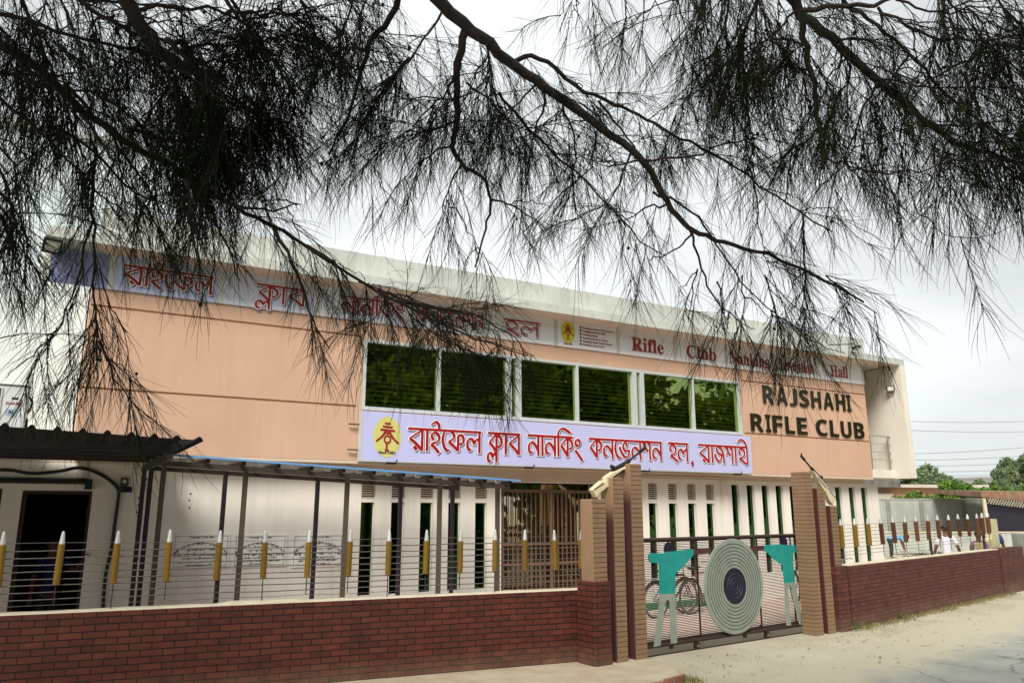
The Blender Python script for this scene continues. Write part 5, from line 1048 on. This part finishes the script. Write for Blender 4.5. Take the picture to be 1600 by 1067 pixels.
tree('broadleaf_tree', 'rounded mid green tree between the two tall distant trees', (45.5, 76, 0), 5, lobes(4, 14, 0, 0, 3.7, 3.0, .8, .5, .95), 7000, .2, GRNG, 8, .2)
tree('conifer_shrub', 'bright yellow green pointed shrub left of its twin over the wall', (31.3, 50.5, 0), 3.6, [(0, 0, 1.6, .9), (0, 0, 2.4, .65), (0, 0, 3.0, .42), (0, 0, 3.5, .22)], 3500, .10, GRNL, 9, .06, 'pointed shrubs behind the wall')
tree('conifer_shrub', 'bright yellow green pointed shrub nearer to the lattice shed', (34.0, 51, 0), 4.0, [(0, 0, 1.8, .9), (0, 0, 2.8, .7), (0, 0, 3.5, .45), (0, 0, 4.15, .25)], 4000, .10, GRNL, 10, .06, 'pointed shrubs behind the wall')
tree('conifer_shrub', 'rusty orange pointed shrub above the lattice shed roof', (38.6, 52, 0), 4.2, [(0, 0, 1.8, 1.2), (0, 0, 2.8, .9), (0, 0, 3.6, .6), (0, 0, 4.2, .3)], 4500, .11, RUST, 11, .07)
tree('hedge_bush', 'low yellow green bush at the foot of the pink house', (27.6, 52, 0), 3.0, lobes(5, 10, 0, 0, 2.3, 2.0, .5, .4, .7), 4500, .10, GRNL, 12, .06)
tree('hedge_bush', 'green bush right of the dark tree behind the tall grey wall', (34.6, 54.5, 0), 3.6, lobes(6, 12, 0, 0, 2.6, 2.4, .6, .5, .9), 5000, .12, GRN, 13, .06)
crn = crown(9000, lobes(8, 40, 0, 0, 2.2, 26, .9, 1.2, 2.0), .35, GRNG, 'distant_treeline', None, 21); crn.location = (60, 105, 0); tag(crn, 'low green line of distant trees under the right sky', 'trees', None, 'stuff')
# tree belt across the street behind the viewpoint: what the windows mirror
TB = leaf_mat('belt_leaves', (.05, .085, .014), (.17, .22, .035), .6, .35)
lb = []
q = random.Random(5)
for i in range(360): lb.append((q.uniform(-24, 66), q.uniform(-29, -21), q.uniform(1.0, 13.5) if i % 3 else q.uniform(3, 8), q.uniform(1.2, 2.6)))
crn = crown(130000, lb, .32, TB, 'roadside_trees', None, 31); crn.location = FB; crn.rotation_euler = (0, 0, FRZ); tag(crn, 'belt of leafy roadside trees across the street, mirrored in the windows', 'trees', None, 'stuff')

# grass and weeds along the foot of the right wall
def blades(n, fn, hmin, hmax, m, name, seed, lean=.6):
    r = np.random.default_rng(seed); c = np.array([fn(r) for _ in range(n)]); a = r.uniform(0, 2 * np.pi, n); h = r.uniform(hmin, hmax, n)
    d = np.stack([np.cos(a), np.sin(a), np.zeros(n)], 1); s = np.stack([-np.sin(a), np.cos(a), np.zeros(n)], 1) * .005
    tip = c + d * (h * lean)[:, None] * r.uniform(.2, 1, n)[:, None] + np.array([0, 0, 1]) * h[:, None]; mid = c + d * (h * .2)[:, None] + np.array([0, 0, .6]) * h[:, None]
    v = np.stack([c - s, c + s, mid + s * .8, tip, mid - s * .8], 1).reshape(-1, 3); i = np.arange(n)[:, None] * 5
    f = np.concatenate([i + np.array([[0, 1, 2]]), i + np.array([[0, 2, 4]]), i + np.array([[4, 2, 3]])])
    return fast_mesh(name, v, f, m, None, False)
DRYG = leaf_mat('dry_grass', (.16, .15, .05), (.34, .30, .13), .8, 2.0)
def alongR(r):
    x = r.uniform(.2, 9.3); cl = .5 + .5 * math.sin(x * 2.3) * math.sin(x * 5.1 + 1); q = abs(r.normal(0, .10)); p_ = loc(RB, RRZ, x, -.02 - q * (.5 + cl)); return (p_.x, p_.y, -.02)
tag(blades(2600, alongR, .02, .085, DRYG, 'wall_foot_grass', 3), 'sparse dry grass along the foot of the right brick wall', 'grass', None, 'stuff')
def kerbg(r): return (2.22 + r.normal(0, .08), 10.30 + r.normal(0, .10), -.012)
tag(blades(260, kerbg, .02, .08, DRYG, 'kerb_grass', 4), 'dry grass tuft at the broken corner of the pavement', 'grass', None, 'stuff')
def weed(label, p, n, s, seed):
    Wd = thing('weed', label, 'weed', p, 0, 'weeds at the wall foot'); q = random.Random(seed); st = MB(); lf = MB()
    for i in range(n):
        a = q.uniform(0, 6.28); d = Vector((math.cos(a), math.sin(a), 0)); tip = d * q.uniform(.4, 1) * s + Vector((0, 0, q.uniform(.25, .9) * s)); st.tube([(0, 0, 0), tuple(tip * .5 + Vector((0, 0, .1 * s))), tuple(tip)], .0025, 4)
        for k in range(3):
            c = tip * (.6 + .2 * k); u_ = Vector((q.uniform(-1, 1), q.uniform(-1, 1), q.uniform(-.3, .6))).normalized() * s * .22; v_ = u_.cross(Vector((0, 0, 1))).normalized() * s * .09
            lf.add([c, c + u_ * .5 + v_, c + u_, c + u_ * .5 - v_], [(0, 1, 2, 3)])
    st.build('stem', GRNL, Wd); lf.build('leaves', GRNL, Wd)
w0 = loc(LB, LRZ, 7.12, -.05); weed('small green weed in the gap beside the low left pillar', (w0.x, w0.y, .055), 16, .13, 1)
w0 = loc(RB, RRZ, .0, -.06); weed('dry weed in the gap between the right brick base and brick wall', (w0.x, w0.y, -.01), 14, .2, 2)
w0 = loc(RB, RRZ, 2.15, -.06); weed('small weed growing at the foot of the right brick wall', (w0.x, w0.y, -.02), 12, .16, 3)
# twig heap in the yard
tw = MB(); q = random.Random(9)
for i in range(60):
    c = Vector((q.gauss(0, .9), q.gauss(0, .5), q.uniform(.0, .25))); d = Vector((q.uniform(-1, 1), q.uniform(-1, 1), q.uniform(-.1, .35))).normalized() * q.uniform(.3, .8); tw.tube([c - d, c + d * .2 + Vector((0, 0, .06)), c + d], [.012, .01, .005], 4)
o = tw.build('twig_heap', TWIG); o.location = (18.3, 34.5, 0); tag(o, 'loose heap of dry twigs in the yard behind the right fence', 'twigs', None, 'stuff')
pe = MB(); q = random.Random(12)
for i in range(70):
    x, y_ = q.uniform(-4.5, 9), -abs(q.gauss(.5, .5)) - .02; p_ = loc(GB, GRZ, x, y_ if 0 < x < 4.2 else y_ - .15); s = q.uniform(.004, .014)
    if p_.x < 2.2: continue
    pe.add([(p_.x + s * math.cos(a) * q.uniform(.6, 1.2), p_.y + s * math.sin(a) * q.uniform(.6, 1.2), z_) for z_, k in ((-.014, 1), (.0 + s * .45, .6)) for a in (0, 1.57, 3.14, 4.71)], [(4, 5, 6, 7), (0, 1, 5, 4), (1, 2, 6, 5), (2, 3, 7, 6), (3, 0, 4, 7)])
tag(pe.build('pebbles', M('pebble', (.26, .21, .15), .9, .4, 20)), 'scattered small stones and clods on the sandy verge', 'pebbles', None, 'stuff')

lv = MB(); q = random.Random(33)
for i in range(300):
    if i % 2: p_ = loc(RB, RRZ, q.uniform(-.2, 9.2), -abs(q.gauss(.05, .28)) - .05)
    elif i % 4 == 0: p_ = loc(GB, GRZ, q.uniform(.2, 5.2), -abs(q.gauss(.1, .9)) - .15)
    else: p_ = loc(GB, GRZ, q.uniform(.3, 9), q.uniform(-3.2, -.3))
    if p_.x < 2.25: continue
    a = q.uniform(0, 6.28); l_ = q.uniform(.012, .045); w_ = l_ * q.uniform(.12, .5); dx, dy = math.cos(a), math.sin(a); z_ = q.uniform(.003, .014)
    lv.add([(p_.x - dx * l_, p_.y - dy * l_, z_), (p_.x - dy * w_, p_.y + dx * w_, z_ + .004), (p_.x + dx * l_, p_.y + dy * l_, z_ + q.uniform(0, .012)), (p_.x + dy * w_, p_.y - dx * w_, z_)], [(0, 1, 2, 3)])
tag(lv.build('leaf_litter', M('dead_leaf', (.20, .13, .07), .9, .5, 30)), 'dead leaves and litter scattered over the sandy verge', 'litter', None, 'stuff')

# ------------------------------------------------------------------ the two casuarinas whose boughs hang over the street
def at(x, y, d):
    dx, dy = (x - 800) / FPX, -(y - 533.5) / FPX; c, s = math.cos(PITCH), math.sin(PITCH)
    v = Vector((dx, c - dy * s, s + dy * c)).normalized(); return Vector((0, 0, EYE)) + v * d
CT1 = thing('casuarina_tree', 'big casuarina with drooping dark needles hanging over the left and middle of the view', 'tree', (-4.2, -1.2, 0))
CT2 = thing('casuarina_tree', 'casuarina bough with drooping dark needles hanging in from the upper right', 'tree', (6.6, -1.0, 0))
def rel(T_, p): return p - T_.location
BR = []          # branches: (tree, world points, r0, r1, density, needle length scale)
def branch(T_, px, d0, d1, r0, r1, dens=1.0, nl=1.0, start=None):
    k = len(px); pts = [at(x, y, d0 + (d1 - d0) * i / max(1, k - 1)) for i, (x, y) in enumerate(px)]
    if start is not None: pts = [Vector(s) for s in start] + pts
    BR.append((T_, pts, r0, r1, dens, nl))
hub1 = [(-4.2, -1.2, 3.4), (-3.2, .6, 5.6), (-1.6, 2.4, 6.3)]
branch(CT1, [(560, -170), (640, -62), (690, 6), (752, 58), (808, 106), (868, 150), (940, 200), (1004, 252), (1042, 315), (1078, 355), (1130, 380), (1200, 398), (1290, 440), (1350, 472)], 4.0, 4.5, .050, .005, .55, 1.0, hub1)
branch(CT1, [(726, 50), (714, 120), (716, 190), (706, 228), (720, 256), (752, 275), (766, 312), (758, 358), (742, 418)], 4.1, 4.1, .022, .004, .15)
branch(CT1, [(-140, -170), (60, -130), (150, -70), (205, 10), (240, 70), (275, 100), (310, 112), (352, 122)], 3.4, 3.6, .05, .018, .8, 1.0, hub1[:2])
branch(CT1, [(640, -60), (608, 30), (580, 60), (562, 120), (540, 180), (514, 242)], 4.2, 4.3, .02, .005, .5)
branch(CT1, [(-160, -40), (-50, 40), (60, 110), (150, 190), (230, 240), (300, 280), (350, 315), (420, 350), (500, 400), (590, 455), (690, 505), (760, 535), (825, 556)], 3.5, 4.4, .026, .003, .42, 1.0, hub1[:2])
branch(CT1, [(810, 106), (850, 150), (836, 205), (825, 272)], 4.2, 4.2, .010, .003, .4)
branch(CT1, [(806, 96), (842, 90), (900, 135), (960, 160), (1010, 188), (1080, 225), (1150, 262), (1230, 320), (1300, 362)], 4.3, 4.6, .014, .004, .9)
branch(CT1, [(935, 158), (970, 200), (1000, 245)], 4.3, 4.3, .008, .004, .2)
branch(CT1, [(1004, 250), (1080, 244), (1150, 222), (1200, 218)], 4.2, 4.3, .008, .003, .4)
branch(CT1, [(780, 145), (830, 205), (880, 250), (930, 300), (1000, 375), (1040, 400)], 4.3, 4.5, .009, .003, 1.0)
branch(CT1, [(1078, 360), (1095, 420), (1120, 470), (1160, 505), (1180, 515)], 4.4, 4.5, .008, .002, .3)
branch(CT1, [(1020, 300), (1080, 330), (1120, 380), (1160, 440), (1210, 490), (1260, 530), (1320, 552)], 4.5, 4.7, .008, .002, .19)
branch(CT1, [(1085, 362), (1060, 388), (1015, 408)], 4.4, 4.4, .007, .003, .1)
branch(CT1, [(1256, 345), (1258, 420), (1256, 470), (1250, 500)], 4.6, 4.6, .006, .002, .45)
branch(CT1, [(1170, 260), (1185, 330), (1190, 370), (1195, 410)], 4.5, 4.5, .006, .002, .7)
branch(CT1, [(1290, 430), (1330, 460), (1370, 490)], 4.5, 4.5, .005, .002, .9)
# left mass
for px in ([(-60, 0), (40, 30), (130, 60), (240, 90), (330, 140), (400, 190), (450, 240)], [(-60, 120), (20, 170), (90, 230), (150, 300), (200, 360)], [(60, -60), (150, 20), (240, 60), (350, 70), (440, 60), (500, 50)],
           [(100, 130), (170, 210), (230, 290), (260, 350)], [(260, 60), (320, 130), (330, 200), (340, 260)], [(200, 200), (280, 220), (340, 190), (380, 150)], [(0, -60), (60, 60), (100, 150), (120, 240)],
           [(290, 270), (330, 330), (360, 400), (375, 440)], [(290, 280), (300, 360), (310, 420)], [(430, 358), (465, 430), (490, 500), (515, 545)], [(480, 385), (530, 420), (560, 470)], [(590, 455), (640, 470), (700, 530), (760, 560)], [(620, 470), (690, 480), (760, 500), (815, 540)],
           [(380, 150), (420, 190), (390, 205), (340, 195)], [(320, 285), (330, 240), (360, 200)], [(350, 315), (410, 330), (470, 320)], [(-40, 300), (10, 330), (40, 400)], [(-40, 200), (0, 260), (20, 330), (30, 400)],
           [(200, 20), (300, 10), (400, 30), (470, 20)], [(330, -40), (390, 40), (430, 100), (450, 150)], [(400, -60), (470, 0), (500, 80)], [(80, 200), (140, 230), (210, 300), (300, 330)]):
    branch(CT1, px, rnd.uniform(3.3, 4.0), rnd.uniform(3.8, 4.4), .010, .003, 1.75 if px[-1][1] < 300 else .42)
branch(CT1, [(148, 230), (146, 330), (147, 420), (149, 500), (165, 560), (200, 620), (238, 670)], 3.9, 4.0, .008, .002, .75)
branch(CT1, [(147, 340), (120, 440), (85, 520), (70, 560)], 3.9, 3.9, .006, .002, .5)
branch(CT1, [(149, 480), (150, 540), (148, 600)], 3.9, 3.9, .004, .002, .5)
branch(CT1, [(155, 420), (175, 480), (200, 520)], 3.9, 3.9, .004, .002, .5)
for px in ([(-80, 240), (-10, 290), (30, 345), (48, 410)], [(-60, 300), (0, 340), (20, 400)], [(-90, 150), (-20, 200), (20, 260), (30, 320)]): branch(CT1, px, 3.6, 3.7, .008, .003, 1.1)
q = random.Random(41)
for i in range(17):
    x0, y0 = q.uniform(-60, 430), q.uniform(-60, 210); a = q.uniform(-.3, 1.5); l_ = q.uniform(90, 180)
    if x0 < 110 and y0 > 130: continue
    branch(CT1, [(x0 + l_ * t * math.cos(a * (1 - .25 * t)), y0 + l_ * t * math.sin(a * (.75 + .35 * t)) + 12 * t * t) for t in (0, .33, .66, 1)], q.uniform(3.3, 4.1), q.uniform(3.5, 4.3), .009, .002, 1.15)
# middle top
for px in ([(560, -60), (540, 40), (500, 90), (470, 160)], [(690, 20), (650, 80), (610, 130), (580, 190)], [(640, 90), (600, 140), (560, 200), (545, 240)], [(716, 190), (670, 205), (630, 215), (590, 230)], [(716, 160), (660, 150), (600, 160)],
           [(720, 100), (690, 150), (650, 190), (640, 240)], [(760, 70), (770, 130), (780, 190), (770, 240)], [(840, 130), (800, 170), (770, 190)], [(730, 130), (780, 170), (830, 230)], [(500, -60), (560, 20), (600, 70)], [(600, -60), (560, 40), (590, 110)],
           [(706, 228), (660, 250), (620, 290)], [(720, 256), (700, 300), (690, 340)], [(766, 312), (800, 320), (830, 340)], [(880, 165), (900, 230), (895, 300), (905, 350)], [(930, 205), (920, 260), (870, 310)], [(985, 240), (960, 300), (930, 350)],
           [(1000, 250), (960, 260), (920, 250)], [(1040, 320), (1000, 330), (970, 350)]):
    branch(CT1, px, rnd.uniform(4.0, 4.4), rnd.uniform(4.1, 4.5), .007, .002, 1.35)
for x in range(880, 1240, 26):
    y0 = rnd.uniform(-90, -30); branch(CT1, [(x, y0), (x + rnd.uniform(-15, 10), y0 + 60), (x + rnd.uniform(-25, 10), y0 + rnd.uniform(100, 170))], 4.6, 4.7, .005, .002, .45 if x < 1060 else .9)
for px, dn in (([(1120, 440), (1128, 490), (1120, 535)], .7), ([(1195, 430), (1212, 490), (1222, 545)], .8), ([(1256, 480), (1252, 520), (1240, 560)], .8), ([(1160, 430), (1165, 480), (1150, 520)], .7), ([(1090, 420), (1080, 470), (1075, 505)], .6),
               ([(600, 462), (670, 492), (745, 526), (835, 556)], .75), ([(640, 490), (700, 535), (770, 560)], .6), ([(560, 440), (630, 462), (720, 500), (790, 520)], .6)): branch(CT1, px, 4.3, 4.5, .005, .002, dn)
# right tree
hub2 = [(6.6, -1.0, 3.2), (5.0, .6, 5.6), (3.6, 2.2, 6.4)]
branch(CT2, [(1160, -150), (1215, -60), (1240, 8), (1300, 62), (1370, 125), (1420, 165), (1480, 215), (1545, 240), (1620, 262)], 4.2, 4.4, .045, .008, 1.5, 1.0, hub2)
branch(CT2, [(1235, -20), (1252, 30), (1263, 90), (1274, 150), (1282, 210), (1287, 265)], 4.2, 4.2, .020, .008, .7)
branch(CT2, [(1290, -60), (1320, 5), (1370, 40), (1430, 92), (1480, 150), (1540, 195), (1620, 245)], 4.3, 4.4, .012, .004, .7)
branch(CT2, [(1245, 18), (1310, 10), (1370, 6), (1420, -12)], 4.2, 4.2, .014, .008, .4)
branch(CT2, [(1285, 245), (1330, 262), (1390, 271), (1450, 262), (1490, 240)], 4.2, 4.2, .006, .003, .8)
branch(CT2, [(1372, 12), (1430, 50), (1480, 62), (1560, 62), (1640, 50)], 4.3, 4.3, .008, .004, .9)
branch(CT2, [(1640, 90), (1560, 70), (1500, 100), (1440, 130)], 4.4, 4.4, .010, .003, 1.1)
branch(CT2, [(1200, -40), (1160, 60), (1165, 150), (1172, 200), (1176, 240)], 4.4, 4.4, .009, .003, 1.5)
for px in ([(1260, 70), (1210, 60), (1180, 70)], [(1268, 110), (1230, 105), (1190, 120)], [(1310, 70), (1330, 120), (1300, 170), (1310, 230)], [(1370, 130), (1345, 180), (1330, 240), (1305, 275)], [(1420, 165), (1404, 210), (1410, 255)], [(1480, 215), (1472, 250), (1478, 285)],
           [(1545, 240), (1570, 262), (1610, 280)], [(1500, 110), (1530, 170), (1552, 215), (1570, 245)], [(1560, 60), (1580, 120), (1600, 180)], [(1400, 0), (1470, 20), (1530, 10), (1600, 20)], [(1450, -50), (1500, 20), (1540, 60)], [(1520, -60), (1570, 10), (1620, 70)], [(1420, 80), (1390, 130), (1360, 160)],
           [(1440, 190), (1500, 200), (1560, 190), (1620, 200)], [(1360, 120), (1420, 130), (1480, 140), (1540, 150)], [(1330, 90), (1300, 110), (1290, 150)], [(1300, 62), (1340, 60), (1400, 80)], [(1240, 20), (1200, 60), (1150, 100), (1120, 160)], [(1287, 200), (1240, 230), (1200, 260)], [(1140, -50), (1130, 40), (1100, 110), (1060, 170), (1040, 230)], [(1120, -40), (1090, 40), (1080, 110)]):
    branch(CT2, px, rnd.uniform(4.0, 4.4), rnd.uniform(4.2, 4.6), .007, .002, 1.4)
branch(CT2, [(1420, 290), (1440, 330), (1470, 362), (1510, 372), (1560, 362), (1600, 345)], 4.2, 4.2, .003, .0015, .12)

def resample(P, step):
    out_ = [P[0]]; acc = 0
    for a, b in zip(P[:-1], P[1:]):
        l = (b - a).length; k = max(1, int(l / step))
        for i in range(1, k + 1): out_.append(a.lerp(b, i / k))
    return out_
def spline(P, k=5):
    q = []
    for i in range(len(P) - 1):
        a, b, c, d = P[max(i - 1, 0)], P[i], P[i + 1], P[min(i + 2, len(P) - 1)]
        for j in range(k):
            t = j / k; q.append(.5 * (2 * b + (c - a) * t + (2 * a - 5 * b + 4 * c - d) * t * t + (3 * b - a - 3 * c + d) * t ** 3))
    q.append(P[-1]); return q
for T_, c0 in ((CT1, (.5, .6, 8.6)), (CT2, (-1.5, 1.0, 8.8))):
    crown(5200, [(c0[0] + rnd.uniform(-3.6, 3.2), c0[1] + rnd.uniform(-2.4, 2.2), c0[2] + rnd.uniform(-.9, 1.6), rnd.uniform(.7, 1.3)) for _ in range(26)], .20, NEEDLE, 'shading_crown', T_, 61)  # unseen foliage added overhead to shade the needles and left wall
sub = []
for (T_, pts, r0, r1, dens, nl) in BR:
    if dens < .2: continue
    vis = [p_ for p_ in pts if p_.y > 1.2]
    for a_, b_ in zip(vis[:-1], vis[1:]):
        tan = (b_ - a_).normalized()
        for _ in range(rng.poisson((b_ - a_).length * 2.9 * min(1.6, dens))):
            d = (tan * rnd.uniform(.2, .9) + Vector((rnd.gauss(0, 1), rnd.gauss(0, .8), rnd.gauss(0, .7))).normalized() * .8 + Vector((0, 0, -.1))).normalized(); q_ = [a_.lerp(b_, rnd.random())]; ln = rnd.uniform(.18, .55) * (.6 if dens < .7 else 1)
            for j in range(4):
                d = (d + Vector((rnd.gauss(0, .16), rnd.gauss(0, .16), rnd.gauss(-.10, .12)))).normalized(); q_.append(q_[-1] + d * ln / 4)
            sub.append((T_, q_, .0042, .0015, .42 * (.8 + .4 * dens), nl))
BR += sub
DENS = 14.5
for T_ in (CT1, CT2):
    tb = MB(); wd = MB(); NP, ND, NLn = [], [], []
    base = T_.location
    hubp = hub1 if T_ is CT1 else hub2
    tb.tube([(0, 0, -.1), (.05, .02, 1.2), (-.03, .05, 2.4)] + [tuple(Vector(h) - base) for h in hubp[:1]] + [(-.2, -.5, 6.0), (-.5, -1.0, 9.0), (-.4, -1.2, 12.0)], [.24, .20, .18, .16, .12, .07, .02], 12)
    tb.build('trunk', BARK, T_)
    for (TT, pts, r0, r1, dens, nl) in BR:
        if TT is not T_: continue
        P = spline(pts, 4); k = len(P)
        P = [p_ + Vector((rnd.gauss(0, 1), rnd.gauss(0, 1), rnd.gauss(0, 1))) * (.006 if 0 < i < k - 1 else 0) for i, p_ in enumerate(P)]
        rs_ = [r0 + (r1 - r0) * (i / (k - 1)) ** .8 for i in range(k)]
        if r0 >= .009: MB().tube([p_ - base for p_ in P], rs_, 7 if r0 > .012 else 5).build('branch', BARK, T_)
        else: wd.tube([p_ - base for p_ in P], rs_, 5)
        # side twigs
        hubn = 0
        seglen = [(P[i + 1] - P[i]).length for i in range(k - 1)]; tot = sum(seglen)
        vis = [i for i in range(k - 1) if P[i].y > 1.2]
        for i in vis:
            nt_ = rng.poisson(seglen[i] * DENS * dens)
            tan = (P[i + 1] - P[i]).normalized(); frac = i / k
            if r0 > .03 and frac < .35: nt_ = int(nt_ * .35)
            for _ in range(nt_):
                s0 = P[i].lerp(P[i + 1], rnd.random()); dr = Vector((rnd.gauss(0, 1), rnd.gauss(0, 1), rnd.gauss(0, 1))).normalized()
                d = (tan * rnd.uniform(.3, 1.0) + dr * .75 + Vector((0, 0, -.35))).normalized(); Lt = rnd.uniform(.10, .42) * (1.15 - .3 * frac); q = [s0]; nk = 4
                for j in range(nk):
                    d = (d + Vector((0, 0, -.16)) + Vector((rnd.gauss(0, .1), rnd.gauss(0, .1), rnd.gauss(0, .1)))).normalized(); q.append(q[-1] + d * (Lt / nk))
                wd.tube([p_ - base for p_ in q], [.0028, .0024, .002, .0016, .0012], 4, False)
                nn_ = int(rnd.uniform(12, 21) * (Lt / .22))
                for _k in range(nn_):
                    t_ = rnd.random() ** .8 * nk * .999; j = int(t_); b0 = q[j].lerp(q[j + 1], t_ - j); tg = (q[j + 1] - q[j]).normalized()
                    dr = Vector((rnd.gauss(0, 1), rnd.gauss(0, 1), rnd.gauss(0, 1))).normalized()
                    NP.append(b0 - base); ND.append((tg * .95 + dr * .60 + Vector((0, 0, -.24))).normalized()); NLn.append(rnd.uniform(.08, .29) * nl)
    wd.build('twigs', TWIG, T_)['kind'] = 'stuff'
    n = len(NP); p0 = np.array([tuple(v) for v in NP]); d = np.array([tuple(v) for v in ND]); Ln = np.array(NLn)[:, None]
    g_ = np.array([[0, 0, -1.0]]); bend_ = rng.uniform(.05, .45, (n, 1)); wob = rng.normal(0, .10, (n, 3))
    p1 = p0 + d * Ln * .36 + g_ * bend_ * Ln * .06; p2 = p0 + d * Ln * .70 + g_ * bend_ * Ln * .26 + wob * Ln * .3; p3 = p0 + (d + wob) * Ln * .98 + g_ * bend_ * Ln * .60
    a = np.cross(d, rng.normal(size=(n, 3))); a /= np.linalg.norm(a, axis=1)[:, None]; b = np.cross(d, a)
    rad = rng.uniform(.0008, .0015, (n, 1)); V = []
    for c_, rr_ in ((p0, 1.0), (p1, 1.0), (p2, .85), (p3, .35)):
        for t_ in (0, 2.094, 4.189): V.append(c_ + (a * math.cos(t_) + b * math.sin(t_)) * rad * rr_)
    V = np.stack(V, 1).reshape(-1, 3); i0 = np.arange(n)[:, None] * 12
    q_ = [i0 + np.array([[s * 3 + j, s * 3 + (j + 1) % 3, s * 3 + 3 + (j + 1) % 3, s * 3 + 3 + j]]) for s in range(3) for j in range(3)]
    cn = MB(); q = random.Random(71)
    for i in range(90):
        j = q.randrange(n); c_ = p0[j] + np.array([q.uniform(-.03, .03), q.uniform(-.03, .03), q.uniform(-.04, .01)]); r_ = q.uniform(.006, .011)
        cn.lathe([(r_ * .4, -r_), (r_ * .95, -r_ * .4), (r_, .2 * r_), (r_ * .5, r_)], 7, tuple(c_))
    cn.build('cones', TWIG, T_)['kind'] = 'stuff'
    o = fast_mesh('needles', V, np.concatenate(q_), NEEDLE, T_); o['kind'] = 'stuff'
    print('needles', T_.name, n)
print('script done')
